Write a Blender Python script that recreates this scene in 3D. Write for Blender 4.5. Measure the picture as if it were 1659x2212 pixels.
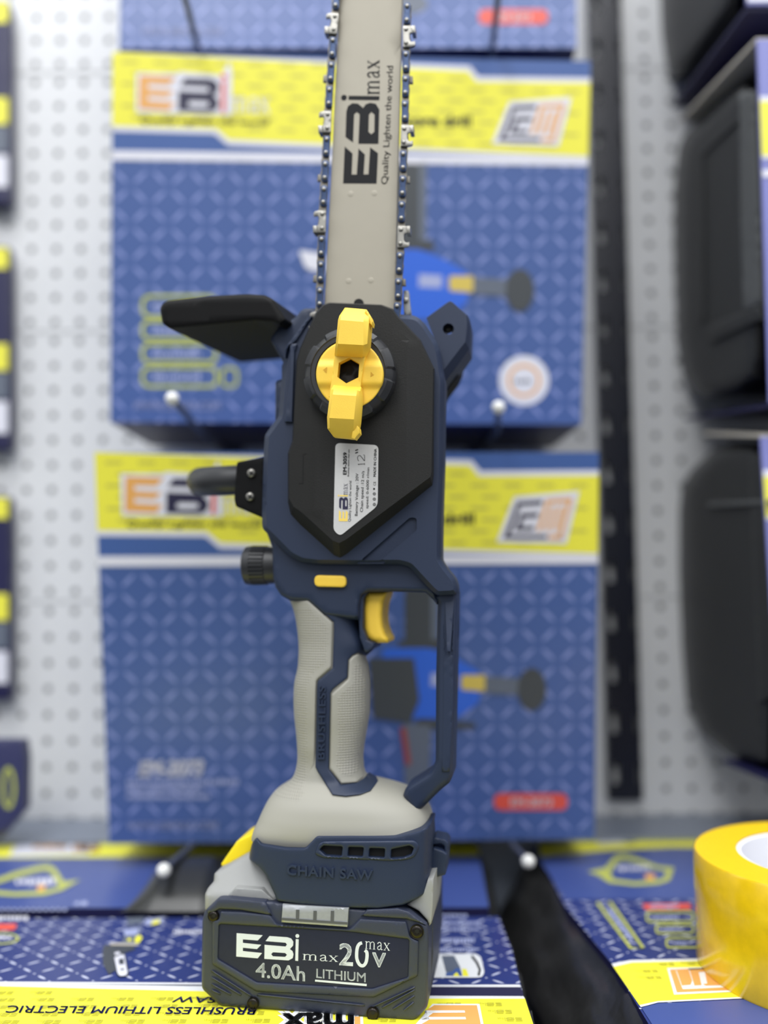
import bpy, bmesh, math, random
from mathutils import Vector, Matrix
from mathutils.geometry import delaunay_2d_cdt

random.seed(7)
scene = bpy.context.scene
for o in list(bpy.data.objects):
    bpy.data.objects.remove(o, do_unlink=True)
COL = scene.collection

# ------------------------------------------------------------------ camera
FPX, IW, IH = 2000.0, 1659.0, 2212.0
CAM = Vector((0.0, 0.0, 0.241))
PITCH = math.atan(149.0 / FPX)
ROLL = math.radians(-0.45)
CR = Matrix.Rotation(math.pi / 2 + PITCH, 3, 'X') @ Matrix.Rotation(ROLL, 3, 'Z')
cam_data = bpy.data.cameras.new('camera')
cam_data.sensor_fit = 'VERTICAL'
cam_data.sensor_height = 36.0
cam_data.sensor_width = 36.0 * IW / IH
cam_data.lens = 36.0 * FPX / IH
cam_data.clip_start = 0.01
cam_data.clip_end = 50
cam_data.dof.use_dof = True
cam_data.dof.focus_distance = 0.513
cam_data.dof.aperture_fstop = 2.0
cam = bpy.data.objects.new('camera', cam_data)
cam.matrix_world = Matrix.Translation(CAM) @ CR.to_4x4()
COL.objects.link(cam)
scene.camera = cam

# ------------------------------------------------------------------ world, lights, exposure
scene.view_settings.view_transform = 'Standard'
scene.view_settings.look = 'None'
scene.view_settings.gamma = 1.0
scene.view_settings.use_curve_mapping = False
scene.view_settings.exposure = 0.0
world = bpy.data.worlds.new('shop_ambient')
scene.world = world
world.use_nodes = True
bg = world.node_tree.nodes['Background']
bg.inputs[1].default_value = 1.0
# shop interior around the display: bright ceiling, dim floor
_wt = world.node_tree
_tc = _wt.nodes.new('ShaderNodeTexCoord')
_sx = _wt.nodes.new('ShaderNodeSeparateXYZ')
_mr = _wt.nodes.new('ShaderNodeMapRange')
_mr.inputs['From Min'].default_value = -1.0
_rp = _wt.nodes.new('ShaderNodeValToRGB')
_wt.links.new(_tc.outputs['Generated'], _sx.inputs[0])
_wt.links.new(_sx.outputs[2], _mr.inputs['Value'])
_wt.links.new(_mr.outputs[0], _rp.inputs[0])
_wt.links.new(_rp.outputs[0], bg.inputs[0])
_cr = _rp.color_ramp
_cr.elements[0].position = 0.0
_cr.elements[0].color = (0.05, 0.05, 0.05, 1)
_cr.elements[1].position = 1.0
_cr.elements[1].color = (1.15, 1.2, 1.25, 1)
for _p, _v in ((0.42, 0.08), (0.5, 0.26), (0.62, 0.85), (0.75, 1.2)):
    _e = _cr.elements.new(_p)
    _e.color = (_v * 0.97, _v, _v * 1.03, 1)


def area(name, loc, target, sx, sy, power, color=(1, 1, 1)):
    l = bpy.data.lights.new(name, 'AREA')
    l.shape = 'RECTANGLE'
    l.size, l.size_y = sx, sy
    l.energy = power
    l.color = color
    o = bpy.data.objects.new(name, l)
    o.location = loc
    d = Vector(target) - Vector(loc)
    o.rotation_euler = d.to_track_quat('-Z', 'Y').to_euler()
    COL.objects.link(o)
    return o


# rows of ceiling panels of the shop aisle, then an added background light
area('overhead_light', (-0.55, -0.35, 2.1), (-0.4, 0.3, 0), 0.5, 1.6, 22)
area('overhead_light', (0.75, -0.1, 2.1), (0.4, 0.4, 0), 0.5, 1.6, 16)
area('overhead_light', (0.1, -1.6, 2.1), (0.0, 0.6, 0.2), 2.2, 0.5, 22)
area('overhead_light', (0.1, 0.42, 2.1), (0.1, 0.6, 0), 1.8, 0.4, 9)  # added light, brightens the wall and cartons behind the saw

# ------------------------------------------------------------------ helpers: colour and material


def lin(c):
    out = []
    for v in c:
        v = v / 255.0
        out.append(v / 12.92 if v <= 0.04045 else ((v + 0.055) / 1.055) ** 2.4)
    return (out[0], out[1], out[2], 1.0)


MATS = {}


def mat(name, rgb, rough=0.5, metal=0.0, spec=0.5, grain=0.0, grain_scale=2500, coat=0.0, mottle=0.0,
        mottle_scale=60, trans=0.0, aniso=None):
    m = bpy.data.materials.new(name)
    m.use_nodes = True
    nt = m.node_tree
    b = nt.nodes['Principled BSDF']
    b.inputs['Base Color'].default_value = lin(rgb)
    b.inputs['Roughness'].default_value = rough
    b.inputs['Metallic'].default_value = metal
    b.inputs['Specular IOR Level'].default_value = spec
    b.inputs['Coat Weight'].default_value = coat
    b.inputs['Coat Roughness'].default_value = 0.15
    b.inputs['Transmission Weight'].default_value = trans
    tc = nt.nodes.new('ShaderNodeTexCoord')
    if mottle:
        n = nt.nodes.new('ShaderNodeTexNoise')
        n.inputs['Scale'].default_value = mottle_scale
        n.inputs['Detail'].default_value = 6
        nt.links.new(tc.outputs['Object'], n.inputs['Vector'])
        mx = nt.nodes.new('ShaderNodeMix')
        mx.data_type = 'RGBA'
        c = lin(rgb)
        mx.inputs['A'].default_value = tuple(v * (1 - mottle) for v in c[:3]) + (1,)
        mx.inputs['B'].default_value = tuple(min(1, v * (1 + mottle)) for v in c[:3]) + (1,)
        nt.links.new(n.outputs['Fac'], mx.inputs['Factor'])
        nt.links.new(mx.outputs['Result'], b.inputs['Base Color'])
    if grain:
        n2 = nt.nodes.new('ShaderNodeTexNoise')
        n2.inputs['Scale'].default_value = grain_scale
        n2.inputs['Detail'].default_value = 2
        nt.links.new(tc.outputs['Object'], n2.inputs['Vector'])
        bp = nt.nodes.new('ShaderNodeBump')
        bp.inputs['Strength'].default_value = grain
        bp.inputs['Distance'].default_value = 0.0004
        nt.links.new(n2.outputs['Fac'], bp.inputs['Height'])
        nt.links.new(bp.outputs['Normal'], b.inputs['Normal'])
    MATS[name] = m
    return m


def nmath(nt, op, a, b=None, c=None):
    n = nt.nodes.new('ShaderNodeMath')
    n.operation = op
    for i, v in enumerate((a, b, c)):
        if v is None:
            continue
        if isinstance(v, (int, float)):
            n.inputs[i].default_value = v
        else:
            nt.links.new(v, n.inputs[i])
    return n.outputs[0]


def tread_mat(name, base, dash, px, py, la, lb, rough=0.28, dots=True, spec=0.5):
    """printed tread-plate pattern: dashes on the edges of a diamond lattice (UV in metres)"""
    m = mat(name, base, rough, spec=spec)
    nt = m.node_tree
    b = nt.nodes['Principled BSDF']
    uv = nt.nodes.new('ShaderNodeUVMap')
    sx = nt.nodes.new('ShaderNodeSeparateXYZ')
    nt.links.new(uv.outputs[0], sx.inputs[0])
    X = nmath(nt, 'DIVIDE', sx.outputs[0], px)
    Y = nmath(nt, 'DIVIDE', sx.outputs[1], py)
    a = nmath(nt, 'ADD', X, Y)
    bb = nmath(nt, 'SUBTRACT', X, Y)

    def cen(v, off):
        return nmath(nt, 'SUBTRACT', nmath(nt, 'FRACT', nmath(nt, 'ADD', v, off)), 0.5)

    def ell(p, q, l1, l2):
        s = nmath(nt, 'ADD', nmath(nt, 'POWER', nmath(nt, 'DIVIDE', p, l1), 2.0),
                  nmath(nt, 'POWER', nmath(nt, 'DIVIDE', q, l2), 2.0))
        mr = nt.nodes.new('ShaderNodeMapRange')
        nt.links.new(s, mr.inputs['Value'])
        mr.inputs['From Min'].default_value = 1.0
        mr.inputs['From Max'].default_value = 0.45
        return mr.outputs[0]
    e1 = ell(cen(a, 0.0), cen(bb, 0.5), la, lb)
    e2 = ell(cen(bb, 0.0), cen(a, 0.5), la, lb)
    f = nmath(nt, 'MAXIMUM', e1, e2)
    if dots:
        e3 = ell(cen(a, 0.5), cen(bb, 0.5), 0.05, 0.05)
        f = nmath(nt, 'MAXIMUM', f, e3)
    mx = nt.nodes.new('ShaderNodeMix')
    mx.data_type = 'RGBA'
    nt.links.new(f, mx.inputs['Factor'])
    mx.inputs['A'].default_value = lin(base)
    mx.inputs['B'].default_value = lin(dash)
    nt.links.new(mx.outputs['Result'], b.inputs['Base Color'])
    return m


def grip_mat(name, rgb):
    """soft rubber with a fine moulded pyramid grid where the 'tex' attribute is 1"""
    m = mat(name, rgb, 0.62)
    nt = m.node_tree
    b = nt.nodes['Principled BSDF']
    tc = nt.nodes.new('ShaderNodeTexCoord')
    sx = nt.nodes.new('ShaderNodeSeparateXYZ')
    nt.links.new(tc.outputs['Object'], sx.inputs[0])
    k = 2 * math.pi / 0.00152
    s1 = nmath(nt, 'ABSOLUTE', nmath(nt, 'SINE', nmath(nt, 'MULTIPLY', sx.outputs[0], k / 2)))
    s2 = nmath(nt, 'ABSOLUTE', nmath(nt, 'SINE', nmath(nt, 'MULTIPLY', sx.outputs[2], k / 2)))
    h = nmath(nt, 'MULTIPLY', s1, s2)
    at = nt.nodes.new('ShaderNodeAttribute')
    at.attribute_name = 'tex'
    h = nmath(nt, 'MULTIPLY', h, at.outputs['Fac'])
    bp = nt.nodes.new('ShaderNodeBump')
    bp.inputs['Strength'].default_value = 0.55
    bp.inputs['Distance'].default_value = 0.0006
    nt.links.new(h, bp.inputs['Height'])
    nt.links.new(bp.outputs['Normal'], b.inputs['Normal'])
    return m


# saw
NAVY = mat('navy_plastic', (37, 48, 71), 0.48, spec=0.4, grain=0.25)
NAVY2 = mat('navy_battery_plastic', (48, 54, 73), 0.45, grain=0.3, mottle=0.08, mottle_scale=400)
NAVYL = mat('navy_label_film', (34, 38, 62), 0.4, spec=0.25, mottle=0.12, mottle_scale=300)
BLACK = mat('black_plastic', (31, 31, 30), 0.6, grain=0.35, spec=0.3)
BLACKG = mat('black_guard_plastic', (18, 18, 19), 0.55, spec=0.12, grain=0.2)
BLACKS = mat('black_smooth_plastic', (42, 43, 46), 0.4, mottle=0.05, mottle_scale=200)
VOID = mat('recess_shade', (8, 8, 10), 0.8)  # near-black standing in for shade inside holes, sockets and slots
YEL = mat('yellow_plastic', (254, 210, 72), 0.5, grain=0.15, mottle=0.05, mottle_scale=150)
YELB = mat('yellow_release_plastic', (250, 222, 30), 0.45)
RUB = grip_mat('grey_grip_rubber', (158, 156, 146))
GREY = mat('grey_shell_plastic', (152, 153, 152), 0.5, grain=0.15)
STEEL = mat('bar_steel', (164, 158, 143), 0.5, metal=0.12, grain=0.12, grain_scale=1800, mottle=0.05, mottle_scale=50)
BLUED = mat('blued_steel', (52, 70, 104), 0.33, metal=0.45)
SILV = mat('bright_steel', (146, 144, 138), 0.36, metal=0.8, mottle=0.12, mottle_scale=900)
SILVD = mat('worn_dark_steel', (120, 116, 108), 0.45, metal=0.6, mottle=0.2, mottle_scale=700)
SCREWB = mat('black_oxide_screw', (38, 34, 31), 0.3, metal=0.6)
WHITE = mat('white_print', (238, 240, 242), 0.45)
SILVERP = mat('silver_print', (212, 219, 234), 0.4)
INK = mat('black_ink', (24, 25, 28), 0.6, spec=0.2)
INKT = mat('title_blue_ink', (44, 48, 108), 0.5, spec=0.3)
INKN = mat('navy_ink', (38, 36, 66), 0.5)
INKY = mat('yellow_ink', (246, 215, 105), 0.5)
STICK = mat('brushed_silver_sticker', (205, 204, 202), 0.42, metal=0.1, mottle=0.05, mottle_scale=600)
LED = mat('clear_indicator_lens', (150, 153, 157), 0.2, mottle=0.12, mottle_scale=500, coat=0.5)
LEDD = mat('indicator_divider', (84, 86, 90), 0.35)
# surroundings
PEG = mat('white_pegboard', (228, 229, 230), 0.42, mottle=0.01, mottle_scale=3)
PEGB = mat('grey_backing', (150, 152, 152), 0.8)
POST = mat('navy_upright_steel', (13, 18, 36), 0.35)
DECK = mat('shelf_grey_steel', (128, 136, 150), 0.4)
CASE = mat('black_moulded_case', (46, 47, 47), 0.48, mottle=0.12, mottle_scale=30, grain=0.4, grain_scale=500)
CASES = mat('black_ribbed_side', (88, 90, 90), 0.6, grain=0.5, grain_scale=700)
FILM = mat('black_glossy_film', (46, 46, 46), 0.3, mottle=0.5, mottle_scale=40, grain=1.0, grain_scale=140)
TREAD = tread_mat('blue_tread_print', (74, 98, 155), (132, 146, 200), 0.033, 0.0325, 0.33, 0.08, rough=0.3, dots=False)
TREADN = tread_mat('blue_tread_print_near', (44, 57, 118), (205, 210, 232), 0.0268, 0.0224, 0.26, 0.06, rough=0.3)
CBLUE = mat('carton_blue', (72, 100, 160), 0.3)
CBLUEN = mat('carton_blue_lying', (66, 84, 148), 0.3, mottle=0.06, mottle_scale=30)
CBLUEL = mat('carton_lilac_blue', (128, 132, 196), 0.35)
CNAVY = mat('carton_navy_side', (26, 26, 70), 0.45)
CYEL = mat('carton_yellow', (240, 234, 74), 0.42)
CYELN = mat('carton_yellow_lying', (250, 246, 62), 0.45)
COLIVEF = mat('carton_faint_print', (204, 198, 80), 0.45)
COLIVE = mat('carton_olive_print', (188, 184, 52), 0.45)
CWHITE = mat('carton_white', (226, 226, 236), 0.4)
CEDGE = mat('card_edge', (190, 184, 172), 0.7)
CBROWN = mat('kraft_card', (120, 100, 88), 0.8)
CORANGE = mat('carton_orange', (232, 170, 92), 0.45)
CREDD = mat('printed_dark_red', (150, 70, 66), 0.4)
CRED = mat('carton_red', (226, 88, 72), 0.4)
CGREY = mat('printed_grey', (100, 108, 122), 0.4)
CDARK = mat('printed_dark', (70, 74, 78), 0.4)
CMOTOR = mat('printed_motor_blue', (52, 104, 214), 0.4)
CGOLD = mat('printed_gold', (214, 190, 92), 0.4)
CLEAF = mat('printed_leaf_line', (186, 192, 92), 0.4)
CPALE = mat('printed_pale', (168, 176, 214), 0.4)
WIRE = mat('galvanised_wire', (96, 100, 112), 0.35, metal=0.5)
BALL = mat('white_hook_tip', (238, 238, 236), 0.35)
TAPE = mat('yellow_tape_film', (240, 198, 10), 0.22, mottle=0.16, mottle_scale=150, coat=0.6)
TAPEE = mat('yellow_tape_edge', (234, 198, 28), 0.4, mottle=0.04, mottle_scale=60)
CORE = mat('white_paper_core', (240, 240, 244), 0.6)

# ------------------------------------------------------------------ helpers: spaces (photo point on a plane of the place)


def ray(px, py):
    return CR @ Vector(((px - IW / 2) / FPX, -(py - IH / 2) / FPX, -1.0))


def at_depth(px, py, D):
    return CAM + ray(px, py) * D


class Space:
    """plane through O with axis A (direction of increasing depth); gives points local to matrix M"""

    def __init__(self, O, A, M=None):
        self.O, self.A = Vector(O), Vector(A).normalized()
        self.M = (M or Matrix.Identity(4)).inverted()
        self.axis = (self.M.to_3x3() @ self.A)

    def __call__(self, px, py, d=0.0):
        r = ray(px, py)
        t = (d - (CAM - self.O).dot(self.A)) / r.dot(self.A)
        return self.M @ (CAM + r * t)


GROUND = Space((0, 0, 0), (0, 0, -1))


def zoom(x0, y0, s, pts):
    return [(x0 + p[0] / s, y0 + p[1] / s) + tuple(p[2:]) for p in pts]


def Z1(*p): return zoom(560, 0, 3.318, p)
def Z2(*p): return zoom(320, 600, 2.2419, p)
def Z3(*p): return zoom(480, 1120, 2.9625, p)
def Z4(*p): return zoom(400, 1640, 2.765, p)
def Z5(*p): return zoom(620, 640, 4.879, p)
def Z6(*p): return zoom(680, 920, 7.9, p)
def Z7(*p): return zoom(420, 1900, 5.925, p)
def Z7B(*p): return zoom(680, 1900, 5.925, p)
def Z8(*p): return zoom(560, 620, 7.9, p)
def Z9(*p): return zoom(840, 620, 7.9, p)
def ZA(*p): return zoom(480, 900, 7.373, p)
def ZB(*p): return zoom(560, 1160, 3.7705, p)
def ZC(*p): return zoom(240, 1840, 5.184, p)
def ZD(*p): return zoom(860, 1780, 5.122, p)
def ZE(*p): return zoom(0, 1750, 4.787, p)
def ZF(*p): return zoom(1140, 1780, 3.1965, p)


# ------------------------------------------------------------------ helpers: geometry
class Geo:
    def __init__(self):
        self.v, self.f, self.fm = [], [], []

    def add(self, vs, fs, mi=0):
        n = len(self.v)
        self.v += [Vector(p) for p in vs]
        self.f += [tuple(i + n for i in f) for f in fs]
        self.fm += [mi] * len(fs)
        return self


def link(o, parent=None):
    COL.objects.link(o)
    if parent is not None:
        o.parent = parent
    return o


def make(name, geo, mats, parent=None, smooth=32, recalc=True, uvfn=None, attr=None):
    if not isinstance(mats, (list, tuple)):
        mats = [mats]
    me = bpy.data.meshes.new(name)
    me.from_pydata([tuple(p) for p in geo.v], [], geo.f)
    for m in mats:
        me.materials.append(m)
    me.polygons.foreach_set('material_index', geo.fm)
    if recalc:
        bm = bmesh.new()
        bm.from_mesh(me)
        bmesh.ops.recalc_face_normals(bm, faces=bm.faces)
        bm.to_mesh(me)
        bm.free()
    if smooth:
        me.polygons.foreach_set('use_smooth', [True] * len(me.polygons))
        me.set_sharp_from_angle(angle=math.radians(smooth))
    if uvfn:
        uvl = me.uv_layers.new(name='UVMap')
        for lp in me.loops:
            uvl.data[lp.index].uv = uvfn(me.vertices[lp.vertex_index].co)
    if attr:
        a = me.attributes.new('tex', 'FLOAT', 'POINT')
        for i, vv in enumerate(me.vertices):
            a.data[i].value = attr(vv.co)
    me.update()
    return link(bpy.data.objects.new(name, me), parent)


def seg_dist(p, a, b):
    ax, ay = a
    dx, dy = b[0] - ax, b[1] - ay
    L = dx * dx + dy * dy
    t = 0 if L == 0 else max(0, min(1, ((p[0] - ax) * dx + (p[1] - ay) * dy) / L))
    return math.hypot(p[0] - ax - t * dx, p[1] - ay - t * dy)


def inside(p, poly):
    x, y = p
    c = False
    j = len(poly) - 1
    for i in range(len(poly)):
        xi, yi = poly[i]
        xj, yj = poly[j]
        if (yi > y) != (yj > y) and x < (xj - xi) * (y - yi) / (yj - yi) + xi:
            c = not c
        j = i
    return c


def sarea(poly):
    return 0.5 * sum(poly[i][0] * poly[(i + 1) % len(poly)][1] - poly[(i + 1) % len(poly)][0] * poly[i][1]
                     for i in range(len(poly)))


def resample(poly, L):
    out = []
    for i in range(len(poly)):
        a, b = poly[i], poly[(i + 1) % len(poly)]
        n = max(1, int(math.ceil(math.hypot(b[0] - a[0], b[1] - a[1]) / L)))
        for k in range(n):
            t = k / n
            out.append((a[0] + (b[0] - a[0]) * t, a[1] + (b[1] - a[1]) * t))
    return out


def rounded(poly, r, n=4, only=None):
    """round the corners of a polygon"""
    out = []
    N = len(poly)
    for i in range(N):
        p0, p, p1 = poly[i - 1], poly[i], poly[(i + 1) % N]
        if only is not None and i not in only:
            out.append(p)
            continue
        l0 = math.hypot(p0[0] - p[0], p0[1] - p[1])
        l1 = math.hypot(p1[0] - p[0], p1[1] - p[1])
        rr = min(r, l0 * 0.45, l1 * 0.45)
        a = (p[0] + (p0[0] - p[0]) / l0 * rr, p[1] + (p0[1] - p[1]) / l0 * rr)
        b = (p[0] + (p1[0] - p[0]) / l1 * rr, p[1] + (p1[1] - p[1]) / l1 * rr)
        for k in range(n + 1):
            t = k / n
            out.append(((1 - t) ** 2 * a[0] + 2 * t * (1 - t) * p[0] + t * t * b[0],
                        (1 - t) ** 2 * a[1] + 2 * t * (1 - t) * p[1] + t * t * b[1]))
    return out


def circle(cx, cy, r, n=24, ry=None, a0=0.0):
    ry = r if ry is None else ry
    return [(cx + r * math.cos(a0 + 2 * math.pi * k / n), cy + ry * math.sin(a0 + 2 * math.pi * k / n)) for k in
            range(n)]


def triangulate(loops, extra_pts=(), extra_edges=()):
    pts, edges = [], []
    for lp in loops:
        n = len(pts)
        pts += [Vector((p[0], p[1])) for p in lp]
        edges += [(n + i, n + (i + 1) % len(lp)) for i in range(len(lp))]
    for a, b in extra_edges:
        n = len(pts)
        pts += [Vector(a[:2]), Vector(b[:2])]
        edges.append((n, n + 1))
    pts += [Vector((p[0], p[1])) for p in extra_pts]
    V, E, Fc, ov, oe, of = delaunay_2d_cdt(pts, edges, [], 0, 1e-5)
    tris = []
    for f in Fc:
        c = (sum(V[i].x for i in f) / len(f), sum(V[i].y for i in f) / len(f))
        if inside(c, loops[0]) and not any(inside(c, h) for h in loops[1:]):
            tris.append(tuple(f))
    return [(v.x, v.y) for v in V], tris


def pillow(poly, d, thick, space, bevel=3.0, bd=None, res=14.0, holes=(), seg=3, creases=(), back=None,
           shift=None, geo=None, mi=0, hole_bevel=True, chamfer=False):
    """solid whose front follows depth d (number or function of the photo point) inside an outline, with a rounded
    edge of `bevel` photo units, extruded back by `thick`"""
    g = geo or Geo()
    df = d if callable(d) else (lambda x, y: d)
    bd = bevel * 0.00026 if bd is None else bd
    if chamfer:
        seg = 1
    if sarea(poly) < 0:
        poly = poly[::-1]
    loops = [resample(poly, res)]
    for h in holes:
        hh = h if sarea(h) < 0 else h[::-1]
        loops.append(resample(hh, res))
    blps = loops if hole_bevel else loops[:1]
    segs = [(l[i], l[(i + 1) % len(l)]) for l in blps for i in range(len(l))]

    def bdist(p):
        return min(seg_dist(p, a, b) for a, b in segs)
    pts = []
    if bevel > 0:
        for l in blps:
            n = len(l)
            for k in range(1, seg + 1):
                ins = bevel * (1 - math.cos(math.pi / 2 * k / seg)) if k < seg else bevel
                for i in range(n):
                    p0, p, p1 = l[i - 1], l[i], l[(i + 1) % n]
                    tx, ty = p1[0] - p0[0], p1[1] - p0[1]
                    L = math.hypot(tx, ty) or 1
                    q = (p[0] - ty / L * ins, p[1] + tx / L * ins)
                    if inside(q, loops[0]) and bdist(q) > ins * 0.9:
                        pts.append(q)
    xs = [p[0] for p in loops[0]]
    ys = [p[1] for p in loops[0]]
    y = min(ys) + res * 0.5
    row = 0
    while y < max(ys):
        x = min(xs) + (0.25 + 0.5 * (row % 2)) * res
        while x < max(xs):
            if inside((x, y), loops[0]) and not any(inside((x, y), h) for h in loops[1:]) and bdist((x, y)) > max(
                    bevel * 1.15, res * 0.35):
                pts.append((x, y))
            x += res
        y += res * 0.87
        row += 1
    V, tris = triangulate(loops, pts, creases)

    def depth(p):
        e = 0.0
        if bevel > 0:
            t = bdist(p) / bevel
            if t < 1:
                e = bd * (1 - t) if chamfer else bd * (1 - math.sqrt(max(0, 1 - (1 - t) ** 2)))
        return df(p[0], p[1]) + e
    P = [space(p[0], p[1], depth(p)) for p in V]
    vs = list(P)
    fs = list(tris)
    cnt = {}
    for t in tris:
        for i in range(len(t)):
            e = (t[i], t[(i + 1) % len(t)])
            cnt[tuple(sorted(e))] = cnt.get(tuple(sorted(e)), []) + [e]
    bnd = [e[0] for e in cnt.values() if len(e) == 1]
    if thick or back is not None:
        idx = {}
        ax = space.axis
        for a, b in bnd:
            for i in (a, b):
                if i not in idx:
                    q = P[i].copy()
                    dd = df(*V[i]) + bd
                    amt = (back - dd) if back is not None else thick
                    q = space_push(space, V[i], dd, amt, P[i])
                    if shift is not None:
                        q = q + Vector(shift)
                    idx[i] = len(vs)
                    vs.append(q)
        for a, b in bnd:
            fs.append((b, a, idx[a], idx[b]))
        # back cap
        V2, t2 = triangulate(loops)
        key = {(round(p[0], 3), round(p[1], 3)): i for i, p in enumerate(V)}
        ok = True
        cap = []
        for t in t2:
            ids = []
            for i in t:
                k = key.get((round(V2[i][0], 3), round(V2[i][1], 3)))
                if k is None or k not in idx:
                    ok = False
                    break
                ids.append(idx[k])
            if ok:
                cap.append(tuple(reversed(ids)))
            ok = True
        fs += [c for c in cap if len(c) == 3]
    g.add(vs, fs, mi)
    return g


def space_push(space, p, dd, amt, P):
    return P + space.axis * amt


def frustum(pa, da, pb, db, thick, space, creases=(), res=20, geo=None, mi=0, holes=()):
    """base outline pa at depth da joined to front outline pb (same vertex count) at depth function db"""
    g = geo or Geo()
    dbf = db if callable(db) else (lambda x, y: db)
    xs = [p[0] for p in pb]
    ys = [p[1] for p in pb]
    pts = []
    y = min(ys)
    while y < max(ys):
        x = min(xs)
        while x < max(xs):
            if inside((x, y), pb) and min(
                    seg_dist((x, y), pb[i], pb[(i + 1) % len(pb)]) for i in range(len(pb))) > res * .4:
                pts.append((x, y))
            x += res
        y += res
    pts = [p for p in pts if not any(inside(p, h) for h in holes)]
    V, tris = triangulate([pb] + list(holes), pts, creases)
    g.add([space(p[0], p[1], dbf(*p)) for p in V], tris, mi)
    for h in holes:
        a_ = [space(p[0], p[1], dbf(*p)) for p in h]
        m_ = len(h)
        g.add(a_ + [p + space.axis * thick * .8 for p in a_], [(i, (i + 1) % m_, m_ + (i + 1) % m_, m_ + i) for i in range(m_)], mi)
    n = len(pa)
    A = [space(p[0], p[1], da) for p in pa]
    B = [space(p[0], p[1], dbf(*p)) for p in pb]
    Cc = [p + space.axis * thick for p in A]
    g.add(A + B + Cc, [(i, (i + 1) % n, n + (i + 1) % n, n + i) for i in range(n)] +
          [(2 * n + i, 2 * n + (i + 1) % n, (i + 1) % n, i) for i in range(n)], mi)
    return g


def strip(sections, d0, space, geo=None, mi=0):
    """front surface through rows of photo points with depth, closed down to depth d0"""
    g = geo or Geo()
    m = len(sections[0])
    F = [[space(*p) for p in s] for s in sections]
    Bk = [[space(p[0], p[1], p[2]) + space.axis * (d0 - p[2]) for p in s] for s in sections]
    vs = [p for r in F for p in r] + [p for r in Bk for p in r]
    N = len(sections) * m
    fs = []
    for i in range(len(sections) - 1):
        for j in range(m - 1):
            fs.append((i * m + j, i * m + j + 1, (i + 1) * m + j + 1, (i + 1) * m + j))
            fs.append((N + i * m + j, N + (i + 1) * m + j, N + (i + 1) * m + j + 1, N + i * m + j + 1))
        for j in (0, m - 1):
            fs.append((i * m + j, (i + 1) * m + j, N + (i + 1) * m + j, N + i * m + j))
    for i in (0, len(sections) - 1):
        for j in range(m - 1):
            fs.append((i * m + j, i * m + j + 1, N + i * m + j + 1, N + i * m + j))
    g.add(vs, fs, mi)
    return g


def lathe(center, axis, profile, n=32, mod=None, geo=None, mi=0, caps=(True, True)):
    """profile of (radius, distance along axis); mod(angle, k, r) may vary the radius"""
    g = geo or Geo()
    ax = Vector(axis).normalized()
    u = ax.orthogonal().normalized()
    w = ax.cross(u)
    vs, fs = [], []
    for k, (r, h) in enumerate(profile):
        for i in range(n):
            a = 2 * math.pi * i / n
            rr = mod(a, k, r) if mod else r
            vs.append(Vector(center) + ax * h + (u * math.cos(a) + w * math.sin(a)) * rr)
    for k in range(len(profile) - 1):
        for i in range(n):
            j = (i + 1) % n
            fs.append((k * n + i, k * n + j, (k + 1) * n + j, (k + 1) * n + i))
    if caps[0]:
        fs.append(tuple(range(n))[::-1])
    if caps[1]:
        fs.append(tuple((len(profile) - 1) * n + i for i in range(n)))
    g.add(vs, fs, mi)
    return g


def tube(pts, r, n=12, geo=None, mi=0, ry=None):
    g = geo or Geo()
    pts = [Vector(p) for p in pts]
    rs = r if isinstance(r, (list, tuple)) else [r] * len(pts)
    vs, fs = [], []
    up = None
    for k, p in enumerate(pts):
        t = (pts[min(k + 1, len(pts) - 1)] - pts[max(k - 1, 0)]).normalized()
        if up is None:
            up = t.orthogonal().normalized()
        up = (up - t * up.dot(t)).normalized()
        w = t.cross(up)
        for i in range(n):
            a = 2 * math.pi * i / n
            vs.append(p + (up * math.cos(a) + w * math.sin(a)) * rs[k])
    for k in range(len(pts) - 1):
        for i in range(n):
            j = (i + 1) % n
            fs.append((k * n + i, k * n + j, (k + 1) * n + j, (k + 1) * n + i))
    fs.append(tuple(range(n))[::-1])
    fs.append(tuple((len(pts) - 1) * n + i for i in range(n)))
    g.add(vs, fs, mi)
    return g


def box(lo, hi, geo=None, mi=0):
    g = geo or Geo()
    x0, y0, z0 = lo
    x1, y1, z1 = hi
    vs = [(x0, y0, z0), (x1, y0, z0), (x1, y1, z0), (x0, y1, z0), (x0, y0, z1), (x1, y0, z1), (x1, y1, z1), (x0, y1, z1)]
    g.add(vs, [(0, 3, 2, 1), (4, 5, 6, 7), (0, 1, 5, 4), (1, 2, 6, 5), (2, 3, 7, 6), (3, 0, 4, 7)], mi)
    return g


def flat(shapes, fn, geo=None, mi=0, res=None):
    """printed shapes [(outline, holes)] or (verts, tris) mapped by fn(x, y) onto a surface"""
    g = geo or Geo()
    for s in shapes:
        if len(s) == 2 and s[1] and isinstance(s[1][0], tuple) and isinstance(s[1][0][0], int):
            V, T = s
        else:
            o, h = s
            lo = [o] + list(h)
            if res:
                lo = [resample(l, res) for l in lo]
            V, T = triangulate(lo)
        g.add([fn(p[0], p[1]) for p in V], T, mi)
    return g


# ------------------------------------------------------------------ helpers: lettering
_tx = {}


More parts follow.
